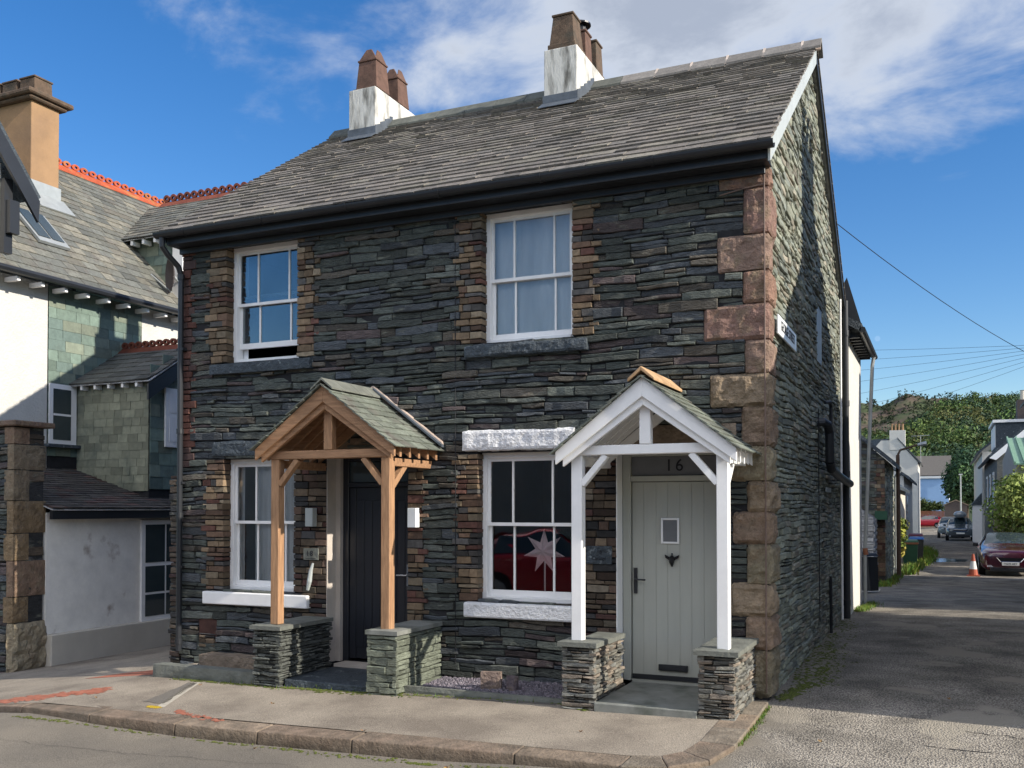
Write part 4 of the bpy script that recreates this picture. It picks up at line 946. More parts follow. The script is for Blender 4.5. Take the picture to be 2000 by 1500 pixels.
# house number plaques
pl = thing('house_number_plaque', (-4.99, -.03, 1.2), 'small slate plaque reading 18 left of the dark door', 'plaque')
mb = MB(); mb.box(-5.095, -4.895, -.045, -.028, 1.135, 1.265); mb.build('plate', M['signwhite' if False else 'cap'], pl, bevel=.003)
text('number', '18', .085, (-5.01, -.046, 1.205), RF, M['letter'], pl, .002, space=1.2)
mb = MB(); mb.box(-5.07, -4.93, -.0475, -.0455, 1.152, 1.156); mb.build('underline', M['letter'], pl)
pl = thing('house_name_plaque', (-1.61, -.03, 1.26), 'dark green slate name plaque right of the star window', 'plaque')
mb = MB(); mb.box(-1.735, -1.475, -.050, -.030, 1.17, 1.345); mb.build('plate', M['darkcap'], pl, bevel=.004)
text('number', '16', .055, (-1.60, -.052, 1.29), RF, M['letter'], pl, .001)
text('lettering', 'Cottage', .045, (-1.605, -.052, 1.225), RF, M['letter'], pl, .001)
# driftwood ornament under plaque 18
mb = MB(); mb.tube([(-5.03, -.05, .80), (-5.00, -.06, .90), (-4.985, -.055, 1.02), (-4.96, -.05, 1.10)], [.018, .028, .022, .012], 8); o = mb.build('driftwood', M['grey_paint']); tag(o, 'pale driftwood hanging below the number 18 plaque', 'ornament')
# street name sign on the gable
sg = thing('street_sign', (.06, .88, 3.45), 'white street name plate on the gable wall near the corner', 'street sign')
mb = MB(); mb.box(.045, .062, .27, 1.48, 3.352, 3.535); mb.build('plate', M['signwhite'], sg, bevel=.003)
text('lettering', 'GEORGE STREET', .135, (.064, .875, 3.448), RS, M['letter'], sg, .001, sx=.92)
for yb_ in (.35, 1.35): mb = MB(); mb.box(.02, .0445, yb_, yb_ + .05, 3.38, 3.50); mb.build('bracket', M['galv'], sg)
# cables on the front
def cable(name, pts, r, label, m='wire', cat='cable', group=None):
    mb = MB(); mb.tube(pts, r, 6); o = mb.build(name, M[m]); tag(o, label, cat, group); return o
cable('cable', [(-3.19, -.035, 4.74), (-3.185, -.035, 3.0), (-3.18, -.035, 1.2), (-3.18, -.035, .1)], .005, 'thin dark cable running down the front wall between the cottages')
cable('cable', [(-.012, -.048, 4.80), (-.012, -.05, 3.4), (-.012, -.052, 2.2), (-.012, -.055, .05)], .0075, 'thin brown cable down the sandstone corner', 'greycable')
cable('cable', [(-.42, -.04, 4.62), (-.2, -.045, 4.655), (-.015, -.05, 4.67)], .006, 'short grey cable across the top corner stones', 'greycable')
# gable wall pipes
sp = thing('soil_pipe', (.1, 4.3, 2.5), 'black soil pipe with bends on the gable wall', 'pipe')
mb = MB(); mb.tube([(.0, 3.72, 2.80), (.08, 3.74, 2.80), (.13, 3.80, 2.77), (.14, 3.90, 2.68), (.14, 3.92, 2.45), (.14, 3.94, 2.30)], .055, 12); mb.build('upper_bend', M['black'], sp)
mb = MB(); mb.tube([(.14, 3.94, 2.31), (.14, 4.1, 2.22), (.14, 5.0, 2.16), (.14, 6.3, 2.11), (.14, 6.85, 2.09)], .058, 12); mb.build('branch', M['black'], sp)
mb = MB(); mb.tube([(.05, 4.25, 3.10), (.10, 4.4, 3.12), (.10, 4.5, 3.06), (.10, 4.5, 2.46), (.10, 4.8, 2.32), (.11, 5.2, 2.22)], .022, 8); mb.build('waste_pipe', M['black'], sp)
mb = MB(); mb.tube([(.08, 6.87, 4.95), (.08, 6.87, 2.0), (.085, 6.87, -.02)], .05, 14)
for z in (4.4, 3.3, 2.2, 1.2, .2): mb.tube([(.08, 6.87, z), (.08, 6.87, z + .09)], .06, 14)
mb.build('stack', M['black'], sp)
cable('conduit', [(.05, 6.45, 4.9), (.05, 6.45, 2.4), (.05, 6.48, .02)], .016, 'slim white pipe running down the gable wall beside the soil stack', 'paint', 'pipe')
cable('conduit', [(.04, 4.9, .78), (.04, 4.92, .5), (.04, 4.94, .0)], .022, 'short dark pipe rising from the ground on the gable wall', 'black', 'pipe')
cable('cable', [(.045, 3.55, 2.95), (.045, 3.56, 1.8), (.045, 3.58, .3)], .006, 'thin dark cable down the gable wall')
mb = MB(); mb.box(.03, .05, 4.45, 4.95, 1.93, 1.99); o = mb.build('vent_cover', M['grey_paint']); tag(o, 'small pale vent cover on the gable wall', 'vent')

# chimneys
def pot(name, parent, x, y, z, w, h, m, kind='square', taper=.8):
    mb = MB(); a, b = w / 2, w / 2 * taper
    if kind == 'square':
        mb.hexa([(x - a, y - a, z), (x + a, y - a, z), (x + a, y + a, z), (x - a, y + a, z), (x - b, y - b, z + h), (x + b, y - b, z + h), (x + b, y + b, z + h), (x - b, y + b, z + h)])
        mb.box(x - b - .015, x + b + .015, y - b - .015, y + b + .015, z + h + .001, z + h + .03); mb.box(x - a - .012, x + a + .012, y - a - .012, y + a + .012, z - .0, z + .06)
    elif kind == 'crown':
        mb.hexa([(x - a, y - a, z), (x + a, y - a, z), (x + a, y + a, z), (x - a, y + a, z), (x - b, y - b, z + h * .68), (x + b, y - b, z + h * .68), (x + b, y + b, z + h * .68), (x - b, y + b, z + h * .68)])
        mb.box(x - b - .014, x + b + .014, y - b - .014, y + b + .014, z + h * .68 + .001, z + h * .73)
        zz = z + h * .73 + .001
        for s in (-1, 1):
            mb.prism([(x - b, y + s * b, zz), (x + b, y + s * b, zz), (x + b * .3, y + s * b * .75, z + h), (x - b * .3, y + s * b * .75, z + h)], (0, -s * .022, 0))
            mb.prism([(x + s * b, y - b, zz), (x + s * b, y + b, zz), (x + s * b * .75, y + b * .3, z + h), (x + s * b * .75, y - b * .3, z + h)], (-s * .022, 0, 0))
    return mb.build(name, M[m], parent, bevel=.006)
def stack(x0, x1, y0, y1, ztop, m='stain_render'):
    mb = MB(); zb = roof_z(y0) - .1
    mb.box(x0, x1, y0, y1, zb, ztop); root = mb.build('chimney', M[m], house, bevel=.012, seg=2)
    mb = MB(); mb.box(x0 + .04, x1 - .04, y0 + .04, y1 - .04, ztop + .001, ztop + .03); mb.build('flaunching', M['pot_buff'], root, bevel=.01)
    mb = MB(); zr = roof_z(y0)
    mb.prism([(x0 - .012, y0 - .012, zr - .03), (x1 + .012, y0 - .012, zr - .03), (x1 + .012, y0 - .012, zr + .14), (x0 - .012, y0 - .012, zr + .14)], (0, .01, 0))
    mb.prism([(x0 - .02, y0 - .17, zr - .115 + .035), (x1 + .04, y0 - .17, zr - .115 + .035), (x1 + .04, y0 - .012, zr + .03), (x0 - .02, y0 - .012, zr + .03)], (0, 0, .008))
    yy = y0
    while yy < YR - .02:
        y1_ = min(yy + .13, YR)
        mb.prism([(x1 + .0015, yy, roof_z(yy) - .0), (x1 + .0015, y1_, roof_z(y1_) - .0), (x1 + .0015, y1_, roof_z(y1_) + .13), (x1 + .0015, yy, roof_z(yy) + .16)], (.008, 0, 0)); yy = y1_
    mb.build('flashing', M['lead'], root)
    return root
c1 = stack(-3.26, -2.80, 2.60, 4.0, 7.69)
pot('chimney_pot', c1, -3.035, 2.84, 7.715, .36, .44, 'pot_buff', 'square', .76)
r_ = pot('chimney_pot', c1, -3.0, 3.28, 7.715, .26, .42, 'pot_red', 'square', .85)
mb = MB(); mb.lathe((-3.0, 3.28, 8.165), [(.085, 0), (.085, .10)], 12); mb.lathe((-3.0, 3.28, 8.27), [(.145, 0), (.145, .02), (.10, .045), (.02, .06)], 16); mb.build('chimney_cowl', M['blackgloss'], c1)
pot('chimney_pot', c1, -3.0, 3.70, 7.715, .28, .46, 'pot_buff', 'square', .85)
c2 = stack(-6.40, -5.95, 2.78, 4.15, 7.79)
pot('chimney_pot', c2, -6.15, 3.03, 7.815, .36, .60, 'pot_red', 'crown', .82)
pot('chimney_pot', c2, -6.13, 3.62, 7.815, .32, .56, 'pot_red', 'crown', .82)

# ------------------------------------------------------------------ garden wall stub and the stone gatepost on the left
mb = MB(); mb.box(-7.03, -6.92, -.0, .25, -.2, 2.02, (.03, .03, .03))
lay_wall(mb, F_front, -7.07, -6.905, -.15, 2.12, colf=dark_brick, hr=(.05, .09), lr=(.08, .2))
lay_wall(mb, lambda u, d, z: (-7.05 - d, .3 - u, z), 0.02, .30, -.15, 2.1, colf=slate_col)
o = mb.build('wall_stub', M['stone']); tag(o, 'narrow end of old stone wall left of the downpipe', 'wall')
gp = thing('stone_gatepost', (-8.7, -.9, -.2), 'tall pier of slate and sandstone blocks at the left edge', 'gatepost')
mb = MB(); mb.box(-9.6, -8.37, -1.10, -.73, -.3, 2.66, (.03, .03, .03))
lay_wall(mb, lambda u, d, z: (u, -1.10 - d, z), -9.6, -8.48, -.25, 2.66, colf=slate_col)
lay_wall(mb, lambda u, d, z: (-8.40 + d, u, z), -.94, -.72, -.2, 2.66, colf=dark_brick, hr=(.06, .13), lr=(.1, .25))  # dark fill between the quoins carries this side's shade in its colour
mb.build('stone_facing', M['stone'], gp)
z = -.2; i = 0
for h in (.58, .30, .42, .32, .38, .36, .30, .34):
    c = R.choice([(0.27, 0.19, 0.11), (0.24, 0.16, 0.11), (0.20, 0.16, 0.11)])
    ya = -.70 if i % 2 == 0 else -.93
    c = tuple(v * U(.6, 1.0) for v in c[:1]) + c[1:] if False else vary(.6, .95, c)
    if i == 0: c = (.30, .25, .17)
    rough_block('quoin', -8.47 - .05 * (i % 2), -8.36, -1.14, ya if i else -.66, z + .004, min(z + h, 2.66) - .004, M['sandstone'], gp, amp=.012 if i else .04, col=c, seed=i * 2.2); z += h; i += 1
mb = MB(); mb.box(-9.62, -8.30, -1.18, -.62, 2.67, 2.735, (0.17, 0.115, 0.085)); mb.build('coping', M['sandstone'], gp, bevel=.012)
for v in (gp.children):
    if v.name.startswith('coping'): pass

# ------------------------------------------------------------------ white and slate-hung house on the left
lh = thing('slate_hung_house', (-11, 3, 0), 'white rendered and green slate-hung house left of the cottages', 'house')
XW, XA = -10.0, -8.35
mb = MB(); mb.box(-14.9, XW, -.55, 0.68, -.3, 4.86); mb.build('wall', M['render'], lh)
mb = MB(); mb.box(-14.9, XW - .012, 0.681, 2.42, -.3, 4.86); mb.build('wall', M['joint'], lh)
mb = MB(); mb.box(-14.9, XW, 2.421, 12, -.3, 4.86); mb.build('wall', M['render'], lh)
def hung_col():
    k = U(.7, 1.25); c = R.choice([(0.145, 0.195, 0.16), (0.165, 0.205, 0.165), (0.12, 0.165, 0.145), (0.18, 0.205, 0.155)]); return tuple(v * k for v in c)
mb = MB(); slates(mb, (XW - .01, .69, 2.45), (0, 1, 0), (0, 0, 1), 1.72, 2.40, expo=.15, sw=(.14, .34), th=.012, colf=hung_col, lift=.006, jit=.003); mb.build('hung_slates', M['hung'], lh)
# main roof
def plane_roof(parent, name, P0, Uv, Sv, W, L, m='roof', th=.05, **kw):
    P0, Uv, Sv = Vector(P0), Vector(Uv).normalized(), Vector(Sv).normalized(); N = Uv.cross(Sv).normalized()
    mb = MB(); clipf = kw.get('clip')
    mb.prism([P0 + N * -.004, P0 + Uv * W + N * -.004, P0 + Uv * W + Sv * L + N * -.004, P0 + Sv * L + N * -.004], -N * th)
    dk = mb.build(name, M[m], parent)
    mb = MB(); slates(mb, P0, Uv, Sv, W, L, **kw); mb.build('roof_slates', M[m], dk)
    return dk
def lroof_col():
    k = U(.75, 1.25); c = R.choice([(0.135, 0.135, 0.115), (0.115, 0.118, 0.105), (0.165, 0.155, 0.125)]); return tuple(v * k for v in c)
XE, XRG = -9.72, -12.5; s45 = (7.62 - 4.86) / (XE - XRG)
plane_roof(lh, 'roof', (XE, -.6, 4.86), (0, 1, 0), (-1, 0, s45), 13, (XE - XRG) * sqrt(1 + s45 ** 2), expo=.19, sw=(.2, .36), th=.012, colf=lroof_col, taper=.3)
plane_roof(lh, 'roof', (-15.28, 12.4, 4.86), (0, -1, 0), (1, 0, s45), 13, (XE - XRG) * sqrt(1 + s45 ** 2), expo=.5, sw=(.5, .8), th=.012, colf=lroof_col)
mb = MB(); mb.tube([(XE + .04, -.6, 4.85), (XE + .04, 12, 4.85)], .05, 8); 
mb.build('gutter', M['black'], lh)
y = -.4
while y < 3.4: mb = MB(); mb.box(XW + .014, XE - .02, y, y + .05, 4.74, 4.80); mb.build('rafter_end', M['paint'], lh); y += .38
def crest(parent, a, b, n, m='ridge_red', h=.10):
    a, b = Vector(a), Vector(b); d = (b - a); L = d.length; dn = d / L; mb = MB(); side = Vector((0, 0, 1)).cross(dn)
    for s in (-1, 1):
        mb.prism([a + Vector((0, 0, .03)), b + Vector((0, 0, .03)), b + side * s * .14 + Vector((0, 0, -.10)), a + side * s * .14 + Vector((0, 0, -.10))], (0, 0, .02))
    for i in range(n):
        c = a + dn * L * (i + .5) / n; r = L / n * .44
        ring = [c + Vector((0, 0, .05 + h * .45)) + dn * cos(2 * pi * k / 10) * r + Vector((0, 0, 1)) * sin(2 * pi * k / 10) * h * .55 for k in range(10)]
        rin = [c + Vector((0, 0, .05 + h * .45)) + dn * cos(2 * pi * k / 10) * r * .4 + Vector((0, 0, 1)) * sin(2 * pi * k / 10) * h * .2 for k in range(10)]
        for s in (-.02, .02):
            vs = [v + side * s for v in ring + rin]; mb.add(vs, [(k, (k + 1) % 10, (k + 1) % 10 + 10, k + 10) for k in range(10)])
        vs = [v - side * .02 for v in ring] + [v + side * .02 for v in ring]; mb.add(vs, [(k, (k + 1) % 10, (k + 1) % 10 + 10, k + 10) for k in range(10)])
    return mb.build('ridge_tiles', M[m], parent)
crest(lh, (XRG, 2.1, 7.63), (XRG, 8.5, 7.63), 34)
# skylight
def on_slope(y, t, lift): # t: distance in x from the eave
    return (XE - t, y, 4.86 + t * s45 + lift)
mb = MB(); q = [on_slope(.80, .62, .05), on_slope(1.33, .62, .05), on_slope(1.33, 1.18, .05), on_slope(.80, 1.18, .05)]
mb.prism(q, (.03, 0, .03)); sk = mb.build('skylight', M['galv'], lh)
mb = MB()
for (a, b) in ((.84, 1.05), (1.08, 1.29)): mb.add([on_slope(a, .66, .125), on_slope(b, .66, .125), on_slope(b, 1.14, .125), on_slope(a, 1.14, .125)], [(0, 1, 2, 3)])
mb.build('pane', M['carglass'], sk)
# tan chimney
mb = MB(); mb.box(-12.75, -11.5, 1.61, 2.13, 6.2, 8.10); ch = mb.build('chimney', M['tan'], lh, bevel=.01)
mb = MB(); mb.box(-12.85, -11.42, 1.52, 2.22, 8.101, 8.16); mb.box(-12.88, -11.36, 1.46, 2.30, 8.161, 8.24); mb.build('chimney_cap', M['pot_buff'], ch, bevel=.02)
for xx in (-11.72, -12.12, -12.50):
    pot('chimney_pot', ch, xx, 1.87, 8.245, .34, .27, 'pot_buff', 'square', .95)
mb = MB(); mb.box(-11.49, -11.485, 1.58, 2.16, 6.45, 6.85); mb.prism([(-11.484, 1.55, 6.64), (-11.484, 2.20, 6.64), (-11.20, 2.20, 6.37), (-11.20, 1.55, 6.37)], (0.012, 0, .012)); mb.build('flashing', M['galv'], ch)
# black-boarded gable at the far left
gx = -9.25
mb = MB()
mb.prism([(gx, -.12, 5.72), (gx, -1.6, 7.65), (gx, -1.6, 7.75), (gx, -.07, 5.76)], (-2.5, 0, 0)); mb.build('gable_roof', M['darkcap'], lh)
mb = MB(); mb.prism([(gx + .02, -.10, 5.70), (gx + .02, -1.6, 7.64), (gx + .02, -1.6, 7.34), (gx + .02, -.12, 5.42)], (-.04, 0, 0)); mb.build('bargeboard', M['black'], lh)
mb = MB(); mb.box(-9.75, -9.45, -1.6, -.50, 4.9, 6.1); mb.build('gable_wall', M['render'], lh)
mb = MB(); mb.box(-9.44, -9.36, -.52, -.40, 4.95, 5.9); mb.box(-9.36, -9.28, -.50, -.36, 5.2, 5.62); mb.build('gable_post', M['black'], lh)
# first-floor window in the big wall
mb = MB(); mb.box(XW + .001, XW + .03, .70, 1.16, 2.62, 3.47); wf = mb.build('window', M['paint'], lh)
mb = MB(); mb.box(XW + .031, XW + .036, .76, 1.06, 2.68, 3.40)
wp = mb.build('pane', M['carglass'], wf)
mb = MB(); mb.box(XW + .0365, XW + .045, .76, 1.06, 3.02, 3.05); mb.build('glazing_bar', M['paint'], wf)
mb = MB(); mb.box(XW, XW + .10, .62, 1.22, 2.57, 2.615); mb.build('windowsill', M['darkcap'], lh)
# bay with slate-hung walls
BX0, BX1, BY0, BY1 = -9.99, -8.62, 1.20, 2.85
mb = MB(); mb.box(BX0, BX1, BY0, BY1, 1.75, 3.50); mb.prism([(BX1, BY0, 3.501), (BX1, BY1, 3.501), (BX1, (BY0 + BY1) / 2, 4.02)], (-1.2, 0, 0)); by = mb.build('bay_wall', M['joint'], lh)
mb = MB(); slates(mb, (BX0, BY0, 1.95), (1, 0, 0), (0, 0, 1), BX1 - BX0, 1.52, expo=.115, sw=(.12, .26), th=.010, colf=lambda: vary(.7, 1.25, (0.235, 0.24, 0.175)), lift=.006, jit=.003)
mb.build('hung_slates', M['hung'], by)
mb = MB(); slates(mb, (BX1, BY0, 1.98), (0, 1, 0), (0, 0, 1), BY1 - BY0, 2.1, expo=.17, sw=(.18, .28), th=.010, colf=hung_col, lift=.006, jit=.003, clip=lambda u, s: s + 1.98 < 3.55 + min(u, 1.65 - u) * .62)
mb.build('hung_slates', M['hung'], by)
mb = MB(); mb.box(BX1 + .02, BX1 + .05, 1.46, 2.16, 2.58, 3.42); wf = mb.build('window', M['paint'], by)
mb = MB(); mb.box(BX1 + .051, BX1 + .056, 1.53, 2.10, 2.66, 3.01); mb.box(BX1 + .051, BX1 + .056, 1.53, 2.10, 3.07, 3.37); mb.build('pane', M['net'], wf)
yr = (BY0 + BY1) / 2; sb = .64
plane_roof(by, 'roof', (-10.0, BY0 - .15, 3.47), (1, 0, 0), (0, 1, sb), 1.52, (yr - BY0 + .15) * sqrt(1 + sb * sb), expo=.16, sw=(.18, .3), th=.012, colf=lambda: vary(.7, 1.3, (0.10, 0.10, 0.09)))
plane_roof(by, 'roof', (-8.48, BY1 + .15, 3.47), (-1, 0, 0), (0, -1, sb), 1.52, (yr - BY0 + .15) * sqrt(1 + sb * sb), expo=.3, sw=(.3, .4), th=.012)
crest(by, (-10.0, yr, 4.10), (-8.5, yr, 4.10), 11, 'ridge_dark', h=.09)
mb = MB(); mb.prism([(-8.50, BY0 - .17, 3.42), (-8.50, yr, 3.42 + (yr - BY0 + .17) * sb), (-8.50, yr, 3.20 + (yr - BY0 + .17) * sb), (-8.50, BY0 - .17, 3.20)], (.03, 0, 0)); mb.build('bargeboard', M['black'], by)
for k in range(5): mb = MB(); mb.box(-9.8 + k * .26, -9.76 + k * .26, BY0 - .13, BY0 - .02, 3.40, 3.46); mb.build('rafter_end', M['paint'], by)
# cross wing behind
WY = 3.2
mb = MB(); mb.box(-12.4, -9.90, WY, 6.5, 4.9, 6.22); mb.prism([(-9.90, WY, 6.221), (-9.9, 6.5, 6.221), (-9.9, 4.85, 7.3)], (-2.5, 0, 0)); wg = mb.build('wing_wall', M['joint'], lh)
mb = MB(); slates(mb, (-12.3, WY, 4.95), (1, 0, 0), (0, 0, 1), 2.18, 1.28, expo=.16, sw=(.18, .28), th=.01, colf=hung_col, lift=.006, jit=.003); mb.build('hung_slates', M['hung'], wg)
mb = MB(); mb.box(-10.10, -9.885, WY - .03, WY - .001, 4.9, 6.2); mb.box(-9.899, -9.88, WY, 6.4, 4.9, 6.2); mb.build('corner_board', M['paint'], wg)
sw_ = .66
plane_roof(wg, 'roof', (-12.5, WY - .22, 6.17), (1, 0, 0), (0, 1, sw_), 2.75, 1.86 * sqrt(1 + sw_ ** 2), expo=.17, sw=(.2, .3), th=.012, colf=lroof_col, clip=lambda u, s: u > 1.02 - s * .62)
crest(wg, (-11.92, 4.84, 7.42), (-9.6, 4.84, 7.42), 14, 'ridge_dark', h=.13)
for k in range(6): mb = MB(); mb.box(-11.35 + k * .25, -11.30 + k * .25, WY - .2, WY - .035, 6.08, 6.15); mb.build('rafter_end', M['paint'], wg)
mb = MB(); mb.prism([(-11.42, WY - .24, 6.24), (-11.34, WY - .24, 6.20), (-11.85, WY + .55, 6.76), (-11.93, WY + .55, 6.80)], (0, 0, .06)); mb.build('flashing', M['paint'], wg)
# satellite dish
ds = thing('satellite_dish', (-9.7, 3.1, 5.5), 'grey satellite dish at the corner of the slate-hung wing', 'satellite dish')
mb = MB(); nn_ = 20; cx, cy, cz = -9.98, 2.98, 5.50; pts = []
for rr, dd in ((.0, .10), (.16, .07), (.29, .0)):
    for k in range(nn_):
        a = 2 * pi * k / nn_; pts.append((cx + rr * cos(a) * .55, cy - .25 * rr * cos(a) + dd, cz + rr * 1.05 * sin(a)))
mb.add(pts, [(i * nn_ + k, i * nn_ + (k + 1) % nn_, (i + 1) * nn_ + (k + 1) % nn_, (i + 1) * nn_ + k) for i in range(2) for k in range(nn_)])
mb.build('dish', M['shed'], ds, smooth=True)
mb = MB(); mb.tube([(cx, cy + .1, cz), (cx + .02, WY, cz - .1)], .018, 8); mb.tube([(cx, cy + .05, cz - .28), (cx - .1, cy - .3, cz - .05)], .012, 6); mb.build('arm', M['galv'], ds)
# house, gatepost and dish scaled up about the camera position, same projection
K_ = 1.1747
lh.scale = (K_,) * 3; lh.location = (-13.175, 5.087, -.300)
gp.scale = (K_,) * 3; gp.location = (-8.7 * K_ - .2535, -.9 * K_ + 1.563, -.2 * K_ - .3003)
ds.scale = (K_,) * 3; ds.location = (-9.7 * K_ - .2535, 3.1 * K_ + 1.563, 5.5 * K_ - .3003)
# lean-to: low white wall, roof and window
lh = thing('lean_to_outhouse', (-9.5, 3, 0), 'low whitewashed lean-to with dark slate roof beside the passage', 'outhouse')
mb = MB(); mb.box(-11.99, XA, -.70, 8, .20, 1.66); lt = mb.build('lean_to_wall', M['lime'], lh)
mb = MB(); mb.box(-9.99, XA + .10, -.70, 8, -.35, .199); mb.build('plinth', M['cream'], lt, bevel=.01)
plane_roof(lt, 'roof', (XA + .16, -.74, 1.70), (0, 1, 0), (-1, 0, .30), 9, 3.78 * sqrt(1 + .30 ** 2), expo=.105, sw=(.16, .3), th=.012, colf=lambda: vary(.65, 1.35, ((0.075, 0.068, 0.065) if R.random() < .85 else (0.10, 0.06, 0.055))))
mb = MB(); mb.box(XA + .08, XA + .13, -.72, 8, 1.58, 1.70); mb.build('fascia', M['black'], lt)
mb = MB(); mb.box(XA + .001, XA + .035, .78, 1.75, .12, 1.55); wf = mb.build('window', M['paint'], lt)
mb = MB()
for (a, b) in ((.84, 1.19), (1.22, 1.57)):
    for (c_, d_) in ((.98, 1.49), (.58, .93), (.26, .55)): mb.box(XA + .0355, XA + .040, a, b, c_, d_)
mb.build('pane', M['carglass'], wf)


lh.scale = (K_,) * 3; lh.location = (-9.5 * K_ - .2535, 3 * K_ + 1.563, -.3003)  # lean-to scaled about the camera by the same factor
# ------------------------------------------------------------------ houses outside the frame that shade the scene and show in the panes
def plain_house(name, loc, label, x0, x1, y0, y1, eave, ridge, axis='x', wm='stone', colw=(.1, .1, .09), windows=(), chim=(), rm='roof'):
    h = thing(name, loc, label, 'house')
    mb = MB(); mb.box(x0, x1, y0, y1, -1.0, eave, colw); 
    if axis == 'x': mb.prism([(x0, y0, eave + .001), (x0, y1, eave + .001), (x0, (y0 + y1) / 2, ridge - .12)], (x1 - x0, 0, 0), colw)
    else: mb.prism([(x0, y0, eave + .001), (x1, y0, eave + .001), ((x0 + x1) / 2, y0, ridge - .12)], (0, y1 - y0, 0), colw)
    mb.build('wall', M[wm], h)
    mb = MB(); ov = .25
    if axis == 'x':
        ym = (y0 + y1) / 2; sl = (ridge - eave) / (ym - y0)
        for (ya, s) in ((y0 - ov, 1), (y1 + ov, -1)):
            mb.prism([(x0 - ov * .4, ya, eave - ov * sl + .03), (x0 - ov * .4, ym, ridge + .03), (x0 - ov * .4, ym, ridge - .06), (x0 - ov * .4, ya, eave - ov * sl - .05)], (x1 - x0 + ov * .8, 0, 0), (.12, .12, .11))
    else:
        xm = (x0 + x1) / 2; sl = (ridge - eave) / (xm - x0)
        for xa in (x0 - ov, x1 + ov):
            mb.prism([(xa, y0 - ov * .4, eave - ov * sl + .03), (xm, y0 - ov * .4, ridge + .03), (xm, y0 - ov * .4, ridge - .06), (xa, y0 - ov * .4, eave - ov * sl - .05)], (0, y1 - y0 + ov * .8, 0), (.12, .12, .11))
    rf = mb.build('roof', M[rm], h)
    for (cx0, cx1, cy0, cy1, zt, cm) in chim:
        mb = MB(); mb.box(cx0, cx1, cy0, cy1, eave, zt); c = mb.build('chimney', M[cm], rf)
        for k in range(3):
            mb = MB(); xx = cx0 + (cx1 - cx0) * (.2 + .3 * k) if cx1 - cx0 > cy1 - cy0 else (cx0 + cx1) / 2; yy = (cy0 + cy1) / 2 if cx1 - cx0 > cy1 - cy0 else cy0 + (cy1 - cy0) * (.2 + .3 * k)
            mb.lathe((xx, yy, zt + .001), [(.11, 0), (.10, .35), (.13, .38), (.12, .42)], 10); mb.build('chimney_pot', M['pot_red'], c)
    for (face, a, b, z0, z1) in windows:
        mb = MB(); mp_ = MB()
        t = .05
        if face == '-y': mb.box(a, b, y0 - .03, y0 - .002, z0, z1); mp_.box(a + t, b - t, y0 - .035, y0 - .0305, z0 + t, z1 - t)
        if face == '+y': mb.box(a, b, y1 + .002, y1 + .03, z0, z1); mp_.box(a + t, b - t, y1 + .0305, y1 + .035, z0 + t, z1 - t)
        if face == '+x': mb.box(x1 + .002, x1 + .03, a, b, z0, z1); mp_.box(x1 + .0305, x1 + .035, a + t, b - t, z0 + t, z1 - t)
        if face == '-x': mb.box(x0 - .03, x0 - .002, a, b, z0, z1); mp_.box(x0 - .035, x0 - .0305, a + t, b - t, z0 + t, z1 - t)
        w_ = mb.build('window', M['paint'], h); mp_.build('pane', M['carglass'], w_)
    return h
plain_house('corner_house', (6.6, 3, 0), 'slate-stone house across the alley, facing the gable', 4.0, 9.5, -.55, 6.85, 4.9, 7.4, 'x', chim=[(4.05, 4.55, 1.95, 3.05, 8.25, 'stain_render')])
plain_house('alley_house', (7, 15, 0), 'long stone house on the right of the alley beyond the gap', 4.0, 9, 8.95, 26.0, 5.2, 7.6, 'y')
plain_house('terrace_across_street', (-3, -18, 0), 'terrace across the street from the cottages', -22, 16, -22, -15.5, 4.6, 6.4, 'x', 'grey_render', windows=[('+y', -6, -5, .8, 2.2), ('+y', -3, -2, .8, 2.2), ('+y', 0, 1, .8, 2.2)])

# ------------------------------------------------------------------ the alley
zA = -.63
wh = thing('white_rear_house', (-2, 8.5, 0), 'white rendered house directly behind the stone cottages', 'house')
mb = MB(); mb.box(-5, .09, 7.06, 9.85, -.4, 4.62); mb.build('wall', M['render'], wh)
mb = MB(); mb.prism([(.30, 6.95, 4.48), (-2.2, 6.95, 5.9), (-2.2, 6.95, 6.0), (.32, 6.95, 4.60)], (0, 3.1, 0)); mb.build('roof', M['darkcap'], wh)
mb = MB(); mb.prism([(.31, 7.0, 4.60), (.10, 7.0, 5.35), (.02, 7.0, 5.2), (.08, 7.0, 4.5)], (0, .04, 0)); mb.tube([(.33, 6.95, 4.50), (.33, 10.0, 4.50)], .05, 8); mb.build('gutter', M['black'], wh)
for k in range(9): mb = MB(); mb.box(.09, .27, 7.2 + k * .3, 7.26 + k * .3, 4.42, 4.50); mb.build('rafter_end', M['black'], wh)
mb = MB(); mb.tube([(.33, 9.7, 4.48), (.30, 9.7, 4.3), (.15, 9.74, .9), (.15, 9.74, -.15)], .032, 8); mb.build('downpipe', M['galv'], wh)
mb = MB(); mb.tube([(.165, 9.74, .86), (.15, 9.74, .98)], .045, 8); mb.build('pipe_joint', M['bin_brown'], wh)

